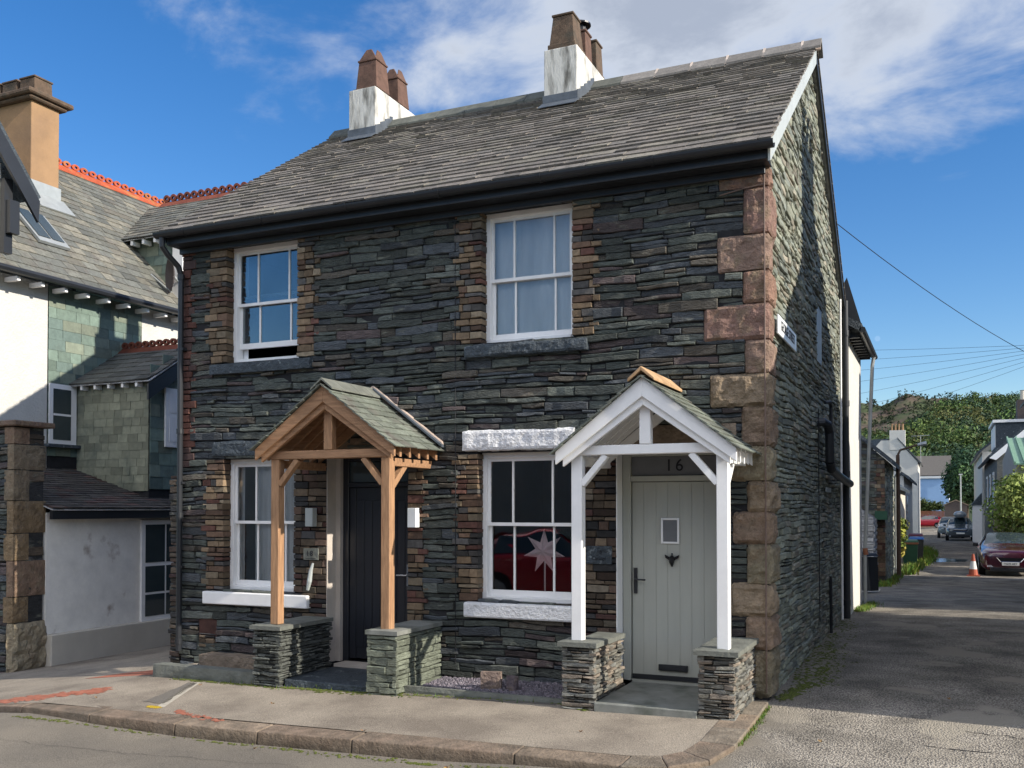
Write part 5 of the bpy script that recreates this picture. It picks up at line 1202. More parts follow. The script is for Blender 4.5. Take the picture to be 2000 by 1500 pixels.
ob_ = thing('stone_outbuilding', (-2, 24, -.6), 'stone outbuilding with whitewashed lower wall beside the alley', 'outbuilding')
mb = MB()
mb.prism([(-4, 22.05, -1), (-.14, 22.05, -1), (-.14, 22.05, 3.2), (-2.0, 22.05, 4.85), (-4, 22.05, 3.2)], (0, 5.4, 0), (.05, .05, .045))
lay_wall(mb, lambda u, d, z: (u, 22.05 - d, z), -1.6, -.36, 1.4, 4.3, hr=(.06, .14), lr=(.2, .6), limits=lambda z: (-1.6, min(-.36, -2.0 + (4.85 - z) / .887)), colf=slate_col)
lay_wall(mb, lambda u, d, z: (-.14 + d, u, z), 22.1, 27.4, -.7, 3.15, hr=(.07, .16), lr=(.2, .6), colf=side_col)
mb.build('wall', M['stone_side'], ob_)
mb = MB(); lay_bricks(mb, lambda u, d, z: (u, 22.05 - d, z), -.36, -.13, -.6, 3.2, 'l', h=.11); mb.build('brick_quoin', M['brick'], ob_)
mb = MB(); mb.prism([(.12, 21.8, 3.00), (-2.0, 21.8, 4.88), (-2.0, 21.8, 5.0), (.14, 21.8, 3.12)], (0, 5.9, 0)); mb.prism([(-4.2, 21.8, 3.00), (-2.0, 21.8, 4.88), (-2.0, 21.8, 5.0), (-4.2, 21.8, 3.12)], (0, 5.9, 0)); mb.build('roof', M['darkcap'], ob_)
mb = MB()
ww = lambda: vary(.75, 1.05, (0.42, 0.42, 0.42))
mb.prism([(-3.5, 20.6, -1), (-.38, 20.6, -1), (-.38, 20.6, 1.42), (-1.6, 20.6, 2.2), (-3.5, 20.6, 2.2)], (0, 1.4, 0), (.2, .2, .2))
lay_wall(mb, lambda u, d, z: (u, 20.6 - d, z), -1.5, -.37, -.7, 2.1, hr=(.06, .12), lr=(.3, .8), limits=lambda z: (-1.5, min(-.37, -.38 - (z - 1.42) / .64 if z > 1.42 else -.37)), colf=ww)
lay_wall(mb, lambda u, d, z: (-.38 + d, u, z), 20.6, 22.0, -.7, 1.40, hr=(.06, .12), lr=(.3, .8), colf=ww)
mb.build('whitewashed_wall', M['whitewash'], ob_)
mb = MB(); mb.box(-.40, -.05, 21.7, 22.0, 1.36, 1.62); mb.build('meter_box', M['bin_green'], ob_)
mb = MB(); mb.tube([(.10, 27.5, 3.05), (-.06, 27.5, 2.8), (-.06, 27.5, -.65)], .06, 8); mb.build('downpipe', M['galv'], ob_)
patch('pale_ground', M['palepatch'], [(-.5, 15.6), (.05, 15.7), (.0, 17.2), (-.3, 19.0), (-.8, 19.5)], road_z, .01)

def wheelie(x, y, z, body, lid, label, rim=None, h=1.0, group='wheelie bins along the alley', s=1.0, rz=0):
    t = thing('wheelie_bin', (x, y, z), label, 'bin', group)
    def put(mb, n, m):
        o = mb.build(n, M[m]); o.parent = t; return o
    w, w2, d = .24 * s, .29 * s, .30 * s
    mb = MB(); mb.hexa([(-w, -.22, .06), (w, -.22, .06), (w, .26, .06), (-w, .26, .06), (-w2, -d, h * .88), (w2, -d, h * .88), (w2, d, h * .88), (-w2, d, h * .88)]); put(mb, 'body', body)
    if rim: mb = MB(); mb.box(-w2 - .02, w2 + .02, -d - .02, d + .02, h * .84, h * .905); put(mb, 'rim', rim)
    mb = MB(); mb.hexa([(-w2 - .02, -d - .03, h * .91), (w2 + .02, -d - .03, h * .91), (w2 + .02, d + .06, h * .91), (-w2 - .02, d + .06, h * .91), (-w2 * .9, -d * .85, h * .97), (w2 * .9, -d * .85, h * .97), (w2 * .9, d, h * 1.0), (-w2 * .9, d, h * 1.0)]); put(mb, 'lid', lid)
    for s_ in (-1, 1):
        mb = MB(); mb.tube([(s_ * .20, .26, .10), (s_ * .26, .26, .10)], .10, 12); put(mb, 'wheel', 'tyre')
    mb = MB(); mb.tube([(-.2, d + .07, h * .9), (.2, d + .07, h * .9)], .02, 6); put(mb, 'handle', body)
    t.rotation_euler = (0, 0, rz); return t
wheelie(-.18, 15.1, road_z(0, 15.1), 'bin_black', 'bin_black', 'black wheelie bin beside the whitewashed wall', h=.95, s=.55, rz=.9)
wheelie(.27, 32, zA, 'bin_green', 'bin_green', 'large green wheelie bin with brown rim on the grass verge', rim='bin_brown', h=1.1, s=1.0)
wheelie(.42, 35.2, zA, 'bin_black', 'bin_blue', 'wheelie bin with blue lid behind the large green one', h=1.12)
wheelie(.34, 37.6, zA, 'bin_black', 'bin_maroon', 'wheelie bin with maroon lid, farthest of the row', h=1.2)
ll = thing('lamp_pole', (.08, 26, zA), 'brown wooden pole with bent lamp arm beside the bins', 'lamp post')
mb = MB(); mb.tube([(.09, 26, zA - .1), (.08, 26, 3.5)], [.075, .06], 10); mb.build('pole', M['polewood'], ll)
mb = MB(); mb.tube([(.08, 26, 3.3), (.09, 26, 3.52), (.16, 26, 3.66), (.35, 26, 3.72), (.72, 26, 3.83)], .035, 8); mb.build('arm', M['polewood'], ll)
mb = MB(); mb.tube([(.70, 26, 3.82), (.98, 26, 3.87)], [.05, .08], 10); mb.build('lamp_head', M['galv'], ll)
# grass verge
patch('grass_verge', M['grass'], [(.1, 27), (.55, 28), (.75, 33), (1.0, 40), (.95, 48), (.2, 50), (-.1, 40)], road_z, .02)
blades('verge_grass', M['grass'], [(.3, 27.2, .1), (.4, 30, .15), (.75, 36, .2), (.75, 44, .2), (.4, 49, .2)], 2600, .28, road_z, label='bright grass verge around the bins')
blades('verge_grass', M['grass'], [(-.1, 19, .1), (.0, 22, .1), (.05, 27, .1)], 700, .15, road_z, label='grass at the foot of the outbuilding')
patch('puddle', None or M['carglass'], [(.7, 36.5), (1.3, 36.0), (2.3, 36.6), (2.5, 38.5), (1.5, 39.5), (.9, 38.5)], road_z, .006)

def leafball(mb, c, r, n, ls, cols, squash=1.0, clumps=14, seed=None, inner=.55):
    c = Vector(c)
    cl = []
    for _ in range(clumps):
        v = Vector((R.gauss(0, 1), R.gauss(0, 1), R.gauss(0, 1))).normalized()
        cl.append((Vector((v.x * r[0], v.y * r[1], v.z * r[2])) * U(inner, .85), U(.28, .5) * min(r), U(.7, 1.35), R.choice(cols)))
    for _ in range(n):
        ctr, rr, k, col = R.choice(cl)
        v = Vector((R.gauss(0, 1), R.gauss(0, 1), R.gauss(0, 1))).normalized() * rr * U(.75, 1.08)
        p = c + ctr + v; l = ls * U(.6, 1.3)
        nrm = (v.normalized() + Vector((U(-.8, .8), U(-.8, .8), U(-.6, .9)))).normalized()
        a = nrm.orthogonal().normalized() * l; b = nrm.cross(a).normalized() * l * U(.5, .9)
        ang = U(0, 6.28); a, b = a * cos(ang) + b * sin(ang), b * cos(ang) - a * sin(ang)
        kk = k * U(.75, 1.25)
        mb.add([p - a, p - b * .6, p + a, p + b * .6], [(0, 1, 2, 3)], tuple(x * kk for x in col))
GREENS = [(0.075, 0.12, 0.028), (0.05, 0.085, 0.022), (0.11, 0.14, 0.03)]
def tree(name, base, label, cat, r, ch, n, ls, cols, trunk=.15, clumps=16):
    t = thing(name, base, label, cat); b = Vector(base)
    top = b + Vector((0, 0, ch))
    mb = MB(); mb.tube([b, b + Vector((.05, 0, ch * .5)), top + Vector((0, 0, r[2] * .3))], [trunk, trunk * .8, trunk * .3], 8)
    for k in range(5):
        a = k * 1.3; e = top + Vector((cos(a) * r[0] * .6, sin(a) * r[1] * .6, U(-.2, .4) * r[2])); mb.tube([b + Vector((0, 0, ch * .6)), (b + e) / 2 + Vector((0, 0, ch * .35)), e], [trunk * .5, trunk * .35, trunk * .12], 6)
    mb.build('trunk', M['bark'], t)
    mb = MB(); leafball(mb, top, r, n, ls, cols, clumps=clumps); mb.build('crown', M['leaf'], t); return t
tree('shrub', (-.05, 29.6, zA), 'yellow-green shrub behind the wooden pole', 'shrub', (.38, 1.6, .95), 1.2, 2200, .07, [(0.20, 0.20, 0.03), (0.13, 0.17, 0.03), (0.26, 0.22, 0.05)], .04, 30)
tree('garden_bush', (4.1, 31.3, zA), 'leafy pale green bush on the right side of the alley', 'bush', (1.05, 1.3, 1.55), 2.35, 6500, .085, [(0.16, 0.23, 0.05), (0.10, 0.16, 0.04), (0.22, 0.27, 0.07)], .08, 46)
tree('broad_tree', (3.9, 112, zA), 'large dark green tree beside the blue house', 'tree', (2.3, 3, 4.2), 5.2, 8000, .20, [(0.035, 0.075, 0.03), (0.05, 0.095, 0.03), (0.028, 0.06, 0.03)], .25, 50)
# cream and white walls on the left
cr = thing('cream_house', (-2, 36, zA), 'cream rendered low house on the left of the alley', 'house')
mb = MB(); mb.box(-5, -.32, 31, 45, -1, 2.55); mb.build('wall', M['cream'], cr)
mb = MB(); mb.prism([(-.12, 30.8, 2.45), (-3, 30.8, 4.7), (-3, 30.8, 4.8), (-.10, 30.8, 2.58)], (0, 14.4, 0)); mb.build('roof', M['darkcap'], cr)
mb = MB(); mb.tube([(-.2, 31.2, 2.5), (-.25, 31.2, -.6)], .05, 8); mb.build('downpipe', M['galv'], cr)
w2 = thing('white_alley_house', (-2, 54, zA), 'white rendered house farther along the alley on the left', 'house')
mb = MB(); mb.box(-5, -.42, 46, 62, -1, 3.4); mb.build('wall', M['render'], w2)
mb = MB(); mb.prism([(-.15, 45.8, 3.2), (-3, 45.8, 5.3), (-3, 45.8, 5.42), (-.13, 45.8, 3.35)], (0, 16.4, 0)); mb.build('roof', M['darkcap'], w2)
mb = MB(); mb.box(-.419, -.39, 50, 51, 1.4, 2.4); mb.build('window', M['carglass'], w2)
gh = thing('white_gable_house', (-2, 78, zA), 'white gabled house with tall chimney behind the outbuilding', 'house')
mb = MB(); mb.prism([(-4.6, 75, -1), (-.35, 75, -1), (-.35, 75, 5.4), (-1.86, 75, 7.2), (-3.1, 75, 7.2), (-4.6, 75, 5.4)], (0, 8, 0)); mb.build('wall', M['render'], gh)
mb = MB(); mb.prism([(-.2, 74.9, 5.3), (-1.86, 74.9, 7.28), (-1.86, 74.9, 7.42), (-.1, 74.9, 5.35)], (0, 8.3, 0)); mb.prism([(-4.8, 75.2, 5.3), (-2.5, 75.2, 7.35), (-6.5, 77, 7.35), (-8, 77, 5.3)], (0, .3, .02)); rf = mb.build('roof', M['darkcap'], gh)
mb = MB(); mb.box(-2.46, -1.28, 74.95, 75.9, 6.4, 8.0); c = mb.build('chimney', M['render'], gh)
for k in range(4): mb = MB(); mb.lathe((-2.28 + k * .27, 75.4, 8.001), [(.09, 0), (.08, .5), (.10, .55)], 8); mb.build('chimney_pot', M['tan'], c)
mb = MB(); mb.box(-1.9, -1.6, 74.97, 74.99, 2.4, 3.3); mb.box(-1.9, -1.6, 74.97, 74.99, 4.1, 4.8); mb.build('window', M['carglass'], gh)
ae = thing('tv_aerial', (-.1, 75, 5), 'tall television aerial behind the white gabled house', 'aerial')
mb = MB(); mb.tube([(-.15, 76, 5), (-.15, 76, 7.6)], .025, 6); mb.tube([(-.85, 76, 7.55), (.55, 76, 7.6)], .02, 6)
for k in range(7): mb.tube([(-.8 + k * .2, 75.8, 7.57), (-.8 + k * .2, 76.2, 7.57)], .015, 5)
mb.build('mast', M['galv'], ae)
dh = thing('dormer_house', (-2, 92, zA), 'slate-roofed house with small dormer left of the blue house', 'house')
mb = MB(); mb.box(-6, -1.9, 92, 100, -1, 5.0); mb.build('wall', M['cream'], dh)
mb = MB(); mb.prism([(-6.2, 91.7, 4.9), (-6.2, 96, 7.6), (-6.2, 100.3, 4.9)], (4.4, 0, 0)); mb.build('roof', M['darkcap'], dh)
mb = MB(); mb.box(-2.75, -2.0, 92.2, 93.5, 5.1, 6.1); mb.prism([(-2.9, 92.1, 6.101), (-1.85, 92.1, 6.101), (-2.37, 92.1, 6.6)], (0, 2, 0)); mb.build('dormer', M['render'], dh)
bh = thing('blue_house', (-.3, 128, zA), 'pale blue house with slate roof at the end of the alley', 'house')
mb = MB(); mb.box(-3.4, 2.3, 125, 131, -1, 5.65); mb.build('wall', M['blue_wall'], bh)
mb = MB(); mb.box(-3.5, 2.4, 124.8, 124.98, 5.45, 5.85); mb.build('fascia', M['paint'], bh)
mb = MB(); mb.add([(-3.6, 124.7, 5.85), (2.5, 124.7, 5.85), (2.5, 128.4, 8.5), (-3.6, 128.4, 8.5), (-3.6, 132, 5.8), (2.5, 132, 5.8), (-3.6, 124.9, 5.65), (2.5, 124.9, 5.65)], [(0, 1, 2, 3), (3, 2, 5, 4), (6, 7, 1, 0), (7, 5, 2, 1), (4, 6, 0, 3)], (.11, .10, .09)); mb.build('roof', M['roof'], bh)
mb = MB(); mb.tube([(2.2, 124.7, 5.7), (2.2, 124.7, 2)], .06, 6); mb.build('downpipe', M['paint'], bh)
# hedge, fence, shed
hd = MB(); leafball(hd, (-.9, 121, 1.75), (2.6, .8, 1.1), 7000, .10, [(0.05, 0.075, 0.02), (0.07, 0.09, 0.025)], clumps=80, inner=.2)
for k in range(26): leafball(hd, (-3.3 + k * .2, 120.6, 1.9), (.35, .5, .9), 160, .10, [(0.05, 0.075, 0.02), (0.065, 0.085, 0.022)], clumps=6, inner=.3)
o = hd.build('hedge', M['leaf']); tag(o, 'clipped green hedge below the blue house', 'hedge')
mb = MB()
for k in range(40): mb.box(-4.2 + k * .15, -4.2 + k * .15 + .14, 118.0, 118.04, -.7, 1.32 + U(-.01, .01))
o = mb.build('board_fence', mat('red_brown_boards', (0.20, 0.085, 0.05), .9)); tag(o, 'reddish-brown board fence behind the bright red hatchback', 'fence')
sd = thing('garden_shed', (2.8, 112, zA), 'dark garden shed behind the grey car with the roof box', 'shed')
mb = MB(); mb.prism([(1.65, 108, -1), (3.9, 108, -1), (3.9, 108, 2.0), (2.77, 108, 2.5), (1.65, 108, 2.0)], (0, 2, 0)); mb.build('wall', M['shed'], sd)
mb = MB(); mb.prism([(1.5, 107.9, 1.95), (2.77, 107.9, 2.52), (4.05, 107.9, 1.95), (4.05, 107.9, 2.03), (2.77, 107.9, 2.62), (1.5, 107.9, 2.03)], (0, 2.2, 0)); mb.build('roof', M['lintel_stone'], sd)
lp = thing('street_lamp', (3.12, 98, zA), 'slim grey lamp post in front of the dark tree', 'lamp post')
mb = MB(); mb.tube([(3.12, 98, zA), (3.12, 98, 5.0)], [.09, .06], 8); mb.build('pole', M['galv'], lp)
mb = MB(); mb.tube([(2.95, 98, 5.05), (3.3, 98, 5.05)], .07, 8); mb.build('lamp_head', M['galv'], lp)
o = chipbed('rubble_heap', 'sunlit heap of pale rubble beside the right-hand terrace', 3.5, 4.5, 76, 80, lambda x, y: zA + max(0, .7 - abs(x - 4.0) * 1.0 - abs(y - 78) * .3), 500, (.06, .16), [(0.45, 0.36, 0.24), (0.35, 0.26, 0.17)])
# right-hand terrace
tr = thing('dormer_terrace', (6, 52, zA), 'grey stone terrace house with large slate dormer on the right', 'house')
mb = MB(); mb.prism([(3.95, 45, -1), (12, 45, -1), (12, 45, 4.5), (8, 45, 8.0), (3.95, 45, 4.45)], (0, 16, 0), (.12, .12, .11)); mb.build('wall', M['stone_side'], tr)
mb = MB(); mb.prism([(3.65, 44.8, 4.22), (8, 44.8, 8.05), (8, 44.8, 8.2), (3.55, 44.8, 4.32)], (0, 16.4, 0)); mb.build('roof', M['darkcap'], tr)
mb = MB(); mb.prism([(3.6, 44.76, 4.20), (8, 44.76, 8.1), (8, 44.76, 7.75), (3.9, 44.76, 4.1)], (0, .03, 0)); mb.build('bargeboard', M['paint'], tr)
mb = MB(); mb.box(4.1, 8, 49, 54, 4.7, 6.3); dm = mb.build('dormer', M['darkcap'], tr)
mb = MB(); mb.box(3.95, 8.2, 48.9, 54.1, 6.301, 6.45); mb.build('dormer_fascia', M['paint'], dm)
mb = MB(); mb.box(4.06, 4.098, 49.3, 51.2, 5.0, 6.2); mb.box(4.06, 4.098, 51.6, 53.6, 5.0, 6.2); mb.build('dormer_window', M['paint'], dm)
for k in range(3):
    mb = MB(); mb.box(3.90, 3.948, 47.5 + k * 4, 48.7 + k * 4, 1.7, 3.6); w_ = mb.build('window', M['paint'], tr)
    mb = MB(); mb.box(3.893, 3.899, 47.65 + k * 4, 48.55 + k * 4, 1.85, 3.45); mb.build('pane', M['carglass'], w_)
mb = MB(); mb.box(5.2, 8.4, 50, 51.2, 6.46, 7.6); c = mb.build('chimney', M['shed'], tr)
for k in range(5): mb = MB(); mb.lathe((5.5 + k * .55, 50.5, 7.601), [(.14, 0), (.12, .5), (.16, .55)], 8); mb.build('chimney_pot', M['cream'], c)
wt_ = thing('white_terrace', (6, 70, zA), 'white-fronted terrace house beyond the dormer terrace', 'house')
mb = MB(); mb.box(3.85, 12, 61.5, 80, -1, 5.4); mb.build('wall', M['render'], wt_)
mb = MB(); mb.prism([(3.6, 61.2, 5.25), (8, 61.2, 9.0), (8, 61.2, 9.15), (3.55, 61.2, 5.38)], (0, 19, 0)); mb.build('roof', M['darkcap'], wt_)
mb = MB(); mb.prism([(3.2, 62.5, 1.9), (3.84, 62.5, 2.7), (3.84, 62.5, 1.9)], (0, 2, 0)); mb.build('porch_canopy', M['darkcap'], wt_)
mb = MB(); mb.box(3.3, 3.84, 62.6, 62.7, -.6, 1.89); mb.box(3.3, 3.84, 64.3, 64.4, -.6, 1.89); mb.build('porch_wall', M['paint'], wt_)
gr = thing('green_roofed_store', (6, 38, zA), 'low store with green corrugated metal roof', 'outbuilding')
mb = MB(); mb.prism([(4.15, 34.2, -1), (4.15, 44, -1), (4.15, 44, 4.0), (4.15, 38.5, 4.62), (4.15, 34.2, 3.5)], (6, 0, 0)); mb.build('wall', M['grey_render'], gr)
mb = MB(); mb.prism([(4.02, 33.6, 3.40), (4.02, 38.5, 4.72), (4.02, 38.5, 4.78), (4.02, 33.6, 3.46)], (6.2, 0, 0))
for k in range(14): mb.prism([(4.03 + k * .34, 33.55, 3.461), (4.03 + k * .34, 38.5, 4.781), (4.03 + k * .34, 38.5, 4.85), (4.03 + k * .34, 33.55, 3.53)], (.06, 0, 0))
mb.build('roof', M['green_metal'], gr)
fn = thing('garden_fence', (3.7, 38, zA), 'tall weathered board fence in front of the right-hand gardens', 'fence')
mb = MB()
for k in range(70): mb.box(3.78 + U(-.01, .01), 3.81, 33 + k * .17, 33.15 + k * .17, zA - .1, 1.15 + U(-.05, .05) + (.5 if k > 35 else 0))
mb.build('boards', M['fence'], fn)
mb = MB()
for k in range(7): mb.box(3.815, 3.93, 33 + k * 2, 33.12 + k * 2, zA - .1, 1.3)
mb.build('posts', M['fence'], fn)

# ------------------------------------------------------------------ cars
def car(name, loc, rz, paint, label, cat='car', kind='saloon', plate=None, roofbox=False, group=None):
    t = thing(name, loc, label, cat, group)
    def put(mb, n, m, par=None, smooth=False, sub=0, bevel=0):
        o = mb.build(n, m, None, smooth=smooth, bevel=bevel); o.parent = par or t
        if sub: s = o.modifiers.new('sub', 'SUBSURF'); s.levels = sub; s.render_levels = sub
        return o
    if kind == 'saloon':
        S = [(-2.42, .60, .30, .66, .78, .50), (-2.37, .80, .22, .74, .86, .64), (-2.15, .91, .20, .82, .94, .74), (-1.7, .93, .20, .89, 1.00, .78), (-1.25, .94, .20, .93, 1.05, .79), (-1.02, .94, .20, .95, 1.08, .79),
             (-.55, .94, .20, .96, 1.32, .70), (-.2, .94, .20, .96, 1.45, .64), (.4, .94, .20, .94, 1.48, .61), (1.1, .94, .20, .96, 1.42, .60), (1.7, .93, .21, .98, 1.20, .62), (2.1, .90, .24, .98, 1.06, .66), (2.36, .82, .3, .9, .98, .62), (2.42, .6, .4, .75, .82, .5)]
    elif kind == 'suv':
        S = [(-2.15, .60, .42, .72, .78, .50), (-2.08, .80, .34, .80, .88, .66), (-1.85, .90, .30, .90, .98, .76), (-1.2, .93, .28, 1.00, 1.10, .78), (-.95, .93, .28, 1.02, 1.14, .78), (-.4, .93, .28, 1.05, 1.52, .66), (0, .93, .28, 1.06, 1.62, .64), (1.0, .93, .28, 1.08, 1.64, .63), (1.7, .92, .3, 1.08, 1.55, .62), (2.05, .90, .34, 1.05, 1.15, .66), (2.15, .75, .42, .9, 1.0, .6)]
    else:
        S = [(-2.05, .55, .38, .60, .66, .42), (-1.98, .76, .26, .68, .75, .60), (-1.75, .86, .22, .78, .86, .70), (-1.3, .89, .20, .86, .95, .74), (-1.0, .89, .20, .90, 1.02, .74), (-.5, .89, .20, .93, 1.30, .64), (-.1, .89, .20, .94, 1.44, .60), (.6, .89, .20, .96, 1.47, .59), (1.3, .89, .20, 1.0, 1.40, .57), (1.75, .87, .22, 1.02, 1.12, .62), (2.0, .80, .28, .92, 1.0, .60), (2.06, .6, .36, .8, .86, .5)]
    def sect(s):
        y, w, zl, zb, zt, wt = s
        h = [(0, zl), (w * .8, zl), (w * .97, zl + .10), (w, (zl + zb) / 2), (w * .985, zb - .04), (w * .94, zb), (wt + (w * .94 - wt) * .06, zt - .05), (wt * .8, zt - .008), (0, zt + .012)]
        return [(x, y, z) for x, z in h] + [(-x, y, z) for x, z in h[-2:0:-1]]
    mb = MB(); n = len(sect(S[0])); vs = [p for s in S for p in sect(s)]
    fs = [(i * n + k, (i + 1) * n + k, (i + 1) * n + (k + 1) % n, i * n + (k + 1) % n) for i in range(len(S) - 1) for k in range(n)]
    fs += [tuple(range(n)), tuple(range((len(S) - 1) * n + n - 1, (len(S) - 1) * n - 1, -1))]
    mb.add(vs, fs); body = put(mb, 'body', paint, None, True, 1)
    L0, L1 = S[0][0], S[-1][0]; iw = 5 if kind == 'saloon' else 4; it = iw + 2
    a, b = S[iw], S[it]
    # windscreen as a curved strip over the body
    mb = MB(); m = 8; vv = []
    for (s, off) in ((a, .0), (S[iw + 1], .012), (b, .0)):
        for i in range(m + 1):
            u = -1 + 2 * i / m; x = u * s[5] * .95; z = s[4] + .018 - .045 * abs(u) ** 3 + off; vv.append((x, s[0] - .02 - (.0), z))
    mb.add(vv, [(r * (m + 1) + i, r * (m + 1) + i + 1, (r + 1) * (m + 1) + i + 1, (r + 1) * (m + 1) + i) for r in range(2) for i in range(m)]); put(mb, 'windscreen', M['carglass'], None, True)
    # side windows
    e = len(S) - 4
    for sd_ in (-1, 1):
        mb = MB(); vv = []
        for s in S[iw + 1:e + 1]:
            y, w, zl, zb, zt, wt = s
            x1, z1 = w * .945 + .004, zb + .02; x2, z2 = wt + (w * .94 - wt) * .06 + .016, zt - .07
            vv += [(sd_ * (x1 + (x2 - x1) * .05), y, z1 + (z2 - z1) * .05), (sd_ * (x2), y, max(z2, z1 + .02))]
        q = len(vv) // 2
        mb.add(vv, [(2 * i, 2 * i + 2, 2 * i + 3, 2 * i + 1) for i in range(q - 1)]); put(mb, 'side_window', M['carglass'])
    # rear window
    mb = MB(); s1, s2 = S[-4] if kind != 'saloon' else S[-4], S[-3]
    mb.add([(-s1[5] * .85, s1[0] + .02, s1[4] + .012), (s1[5] * .85, s1[0] + .02, s1[4] + .012), (s2[5] * .85, s2[0] + .02, s2[4] + .014), (-s2[5] * .85, s2[0] + .02, s2[4] + .014)], [(0, 1, 2, 3)]); put(mb, 'rear_window', M['carglass'])
    # wheels
    fy, ry = L0 + .92, L1 - .85; W = S[len(S) // 2][1]
    for sx in (-1, 1):
        for y in (fy, ry):
            mb = MB(); mb.tube([(sx * (W - .20), y, .33), (sx * (W + .005), y, .33)], .33, 20); w_ = put(mb, 'wheel', M['tyre'])
            mb = MB(); mb.tube([(sx * (W - .01), y, .33), (sx * (W + .015), y, .33)], .21, 14); put(mb, 'rim', M['rim'], w_)
    # head lamps, grille, plate, mirrors
    z0 = S[2][3]
    for sx in (-1, 1):
        mb = MB(); mb.prism([(sx * .44, L0 + .06, z0 - .10), (sx * .84, L0 + .24, z0 - .06), (sx * .90, L0 + .42, z0 + .03), (sx * .70, L0 + .10, z0 + .01)], (0, -.035, .01)); put(mb, 'headlight', M['lamp_glass'])
        mb = MB(); mb.hexa([(sx * (W - .03), S[iw][0] + .28, S[iw][3] + .02), (sx * (W + .16), S[iw][0] + .24, S[iw][3] + .04), (sx * (W + .16), S[iw][0] + .34, S[iw][3] + .04), (sx * (W - .03), S[iw][0] + .36, S[iw][3] + .02), (sx * (W - .01), S[iw][0] + .28, S[iw][3] + .14), (sx * (W + .15), S[iw][0] + .24, S[iw][3] + .16), (sx * (W + .15), S[iw][0] + .34, S[iw][3] + .16), (sx * (W - .01), S[iw][0] + .36, S[iw][3] + .14)]); put(mb, 'wing_mirror', M['blackgloss'], bevel=.02)
        mb = MB(); mb.box(sx * .62 - .09, sx * .62 + .09, L0 + .02, L0 + .16, .34, .40); put(mb, 'fog_lamp', M['lamp_glass'])
    mb = MB(); g = [(-.42, z0 - .16), (.42, z0 - .16), (.30, z0 - .30), (-.30, z0 - .30)] if kind == 'saloon' else [(-.5, z0 - .10), (.5, z0 - .10), (.45, z0 - .2), (-.45, z0 - .2)]
    mb.prism([(x, L0 - .03, z) for x, z in g], (0, .08, 0)); gr_ = put(mb, 'grille', M['blackgloss'])
    mb = MB(); 
    for (p, q) in ((g[1], g[2]), (g[2], g[3]), (g[3], g[0])): mb.tube([(p[0], L0 - .035, p[1]), (q[0], L0 - .035, q[1])], .012, 6)
    put(mb, 'grille_trim', M['chrome'], gr_)
    mb = MB(); mb.box(-.62, .62, L0 - .012, L0 + .1, S[0][2] - .12, S[0][2] + .03); put(mb, 'lower_bumper', M['black'], bevel=.03)
    mb = MB(); mb.box(-.26, .26, L0 - .055, L0 - .038, z0 - .42 if kind == 'saloon' else z0 - .38, z0 - .31 if kind == 'saloon' else z0 - .27); pt = put(mb, 'number_plate', M['plate'])
    if plate:
        o = text('registration', plate, .095, (0, L0 - .057, z0 - .365), RF, M['letter'], None, .001, sx=.95); o.parent = pt
    for sx in (-1, 1):
        mb = MB(); mb.prism([(sx * .55, L1 - .02, S[-3][3] - .05), (sx * .84, L1 - .12, S[-3][3] - .05), (sx * .84, L1 - .12, S[-3][3] - .20), (sx * .60, L1 - .0, S[-3][3] - .20)], (0, .03, 0)); put(mb, 'tail_light', carpaint('tail_red', (.35, .01, .01)) if 'tail_red' not in bpy.data.materials else bpy.data.materials['tail_red'])
    t.rotation_euler = (0, 0, rz)
    return t
car('parked_car', (3.52, 29.9, zA), 0, carpaint('maroon_paint', (0.055, 0.006, 0.016)), 'maroon saloon parked nearest, facing the camera at the right edge', plate='YG70 AEY')
suv = car('parked_car', (2.56, 67, zA), 0, carpaint('slate_paint', (0.07, 0.085, 0.095)), 'dark grey car carrying a roof box, facing the camera', kind='suv')
rb = MB(); rb.tube([(2.56, 65.2 + .6, 1.22), (2.56, 65.4 + .6, 1.22), (2.56, 67.0 + .6, 1.26), (2.56, 67.3 + .6, 1.24)], [.25, .38, .38, .25], 14)
rb.v = [(2.56 + (v[0] - 2.56) * 1.1, v[1], 1.24 + (v[2] - 1.24) * .62) for v in rb.v]
o = rb.build('roof_box', carpaint('box_grey', (.16, .18, .20)), smooth=True); tag(o, 'grey roof box strapped on the dark grey car', 'roof box')
car('parked_car', (2.0, 73.5, zA), 0, carpaint('steel_paint', (0.10, 0.13, 0.15)), 'blue-grey estate car half hidden behind the car with the roof box', kind='suv')
car('parked_car', (-.35, 113.5, zA), radians(-90), carpaint('red_paint', (0.55, 0.01, 0.03)), 'bright red hatchback seen from the side at the end of the alley', kind='hatch')
car('parked_car', (-6.1, -10.3, -.30), radians(90), bpy.data.materials['red_paint'], 'red hatchback across the street, mirrored in the cottage window', kind='hatch')
cn = thing('traffic_cone', (2.38, 27.3, zA), 'orange and white traffic cone beside the maroon car', 'traffic cone')
zc0 = road_z(2.38, 27.3)
mb = MB(); mb.box(2.38 - .2, 2.38 + .2, 27.1, 27.5, zc0, zc0 + .035); mb.lathe((2.38, 27.3, zc0 + .036), [(.15, 0), (.12, .2)], 14); mb.build('base', M['cone'], cn)
mb = MB(); mb.lathe((2.38, 27.3, zc0 + .237), [(.12, 0), (.075, .27)], 14); mb.build('reflective_band', M['conewhite'], cn)
mb = MB(); mb.lathe((2.38, 27.3, zc0 + .508), [(.075, 0), (.035, .24)], 14); mb.build('tip', M['cone'], cn)

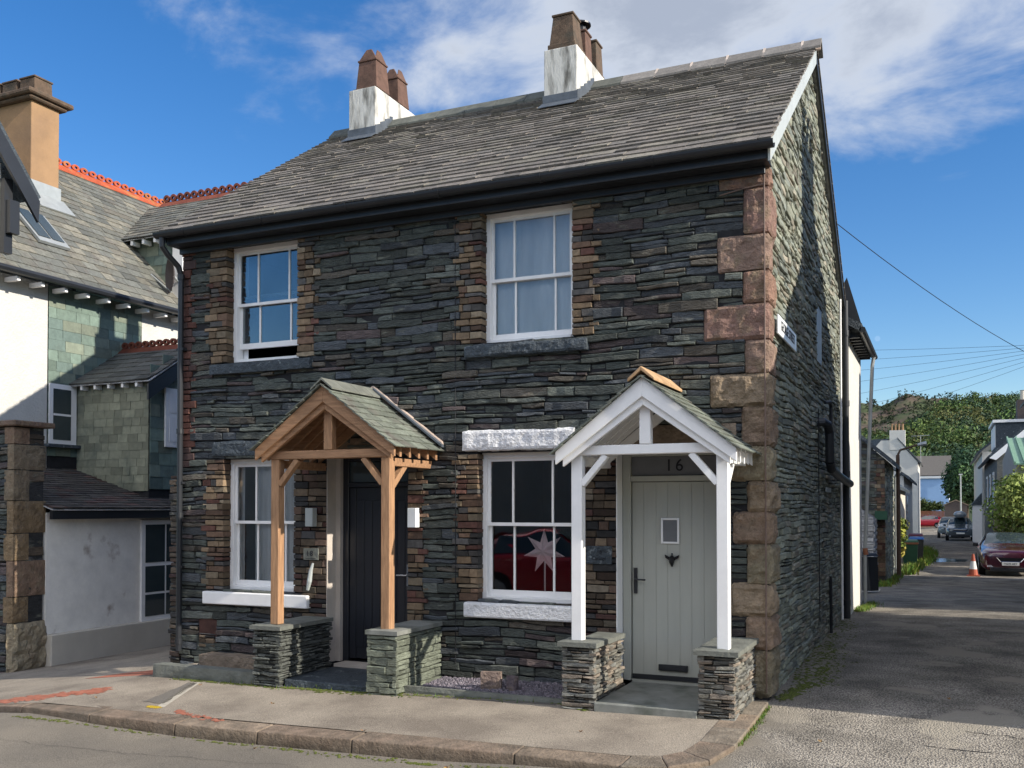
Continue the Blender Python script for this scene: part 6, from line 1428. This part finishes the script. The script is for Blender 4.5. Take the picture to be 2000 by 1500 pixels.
# ------------------------------------------------------------------ overhead wires
cable('overhead_wire', [(-.55 + 4.67 * t, 7.2 + 12.3 * t, 6.75 - 1.37 * t - .9 * t * (1 - t)) for t in [i / 14 for i in range(15)]], .007, 'overhead wire leaving the back of the cottage roof', cat='wire')
mb = MB(); mb.tube([(-.55, 7.2, 5.0), (-.55, 7.2, 6.8)], .03, 8); mb.build('wire_post', M['galv'], wh)
for k in range(7):
    a = Vector((-14 + k * 1.2, 60 + 3 * k, 13.2 - k * .75)); b = Vector((9.5, 44, 9.6 + .1 * k))
    cable('overhead_wire', [a.lerp(b, i / 10) + Vector((0, 0, -1.2 * (i / 10) * (1 - i / 10))) for i in range(11)], .008, 'thin overhead wires fanning out above the alley', cat='wire', group='overhead wires fanning out above the alley')

# ------------------------------------------------------------------ hillside
def hz(x, y):
    t = max(0, y - 150)
    z = -1.0 + t * .135 + 3.5 * noise.noise((x * .012, y * .012, 0)) * min(1, t / 80)
    if y > 500: z = hz(x, 500) - (y - 500) * .02
    z += max(0, x - 25) * .06
    z -= 13 * max(0, min(1, (4 - x) / 18)) * min(1, t / 300)
    return z
sheet('hillside', lin(-260, 260, 44), lin(150, 620, 40), hz, mat('hill_ground', (0.035, 0.05, 0.02), .95))['kind'] = 'structure'
def fz(x, y):
    r = 88 + 9 * noise.noise((x * .02, .3, 1)) - max(0, x + 5) * .35 - abs(y - 800) * .38
    return max(-1, r + 5 * noise.noise((x * .06, y * .06, 2)) + 2.0 * noise.noise((x * .2, y * .2, 5)))
sheet('far_hill', lin(-330, 60, 130), lin(600, 960, 60), fz, mat('heather_crag', (0.10, 0.075, 0.055), .95, nscale=.05, namp=.5, col2=(0.045, 0.06, 0.025), c2scale=.035, c2lo=.42, c2hi=.55))['kind'] = 'structure'
WG = [(0.050, 0.088, 0.022), (0.032, 0.060, 0.024), (0.072, 0.105, 0.026), (0.085, 0.090, 0.030), (0.036, 0.064, 0.032)]
mb = MB(); y = 185
while y < 512:
    x = 1.4 + (y + 9) * -.085 - 14
    while x < 1.4 + (y + 9) * .075 + 14:
        r = U(4.2, 7.2) * (1 if y < 400 else .85); c = R.choice(WG); k = U(.7, 1.35)
        cols = [vary(k * .85, k * 1.15, c) for _ in range(3)]
        px_, py2 = x + U(-2, 2), y + U(-5, 5)
        leafball(mb, (px_, py2, hz(px_, py2) + r * .8), (r, r, r * U(.75, 1.0)), 620, .36 + y * .0005, cols, clumps=16, inner=.6)
        x += r * 1.45
    y += 11 if y < 300 else 14
o = mb.build('woodland', M['leaf']); tag(o, 'wooded hillside rising behind the rooftops', kind='stuff')
mb = MB()
for _ in range(420):
    x, y = U(-95, 20), U(690, 805); z = fz(x, y)
    c = vary(.6, 1.2, (0.035, 0.05, 0.022))
    leafball(mb, (x, y, z + 1.6), (1.5, 1.5, 2.8), 60, .55, [c], clumps=5)
o = mb.build('far_woodland', M['leaf']); tag(o, 'scattered pines on the far craggy hill', kind='stuff')
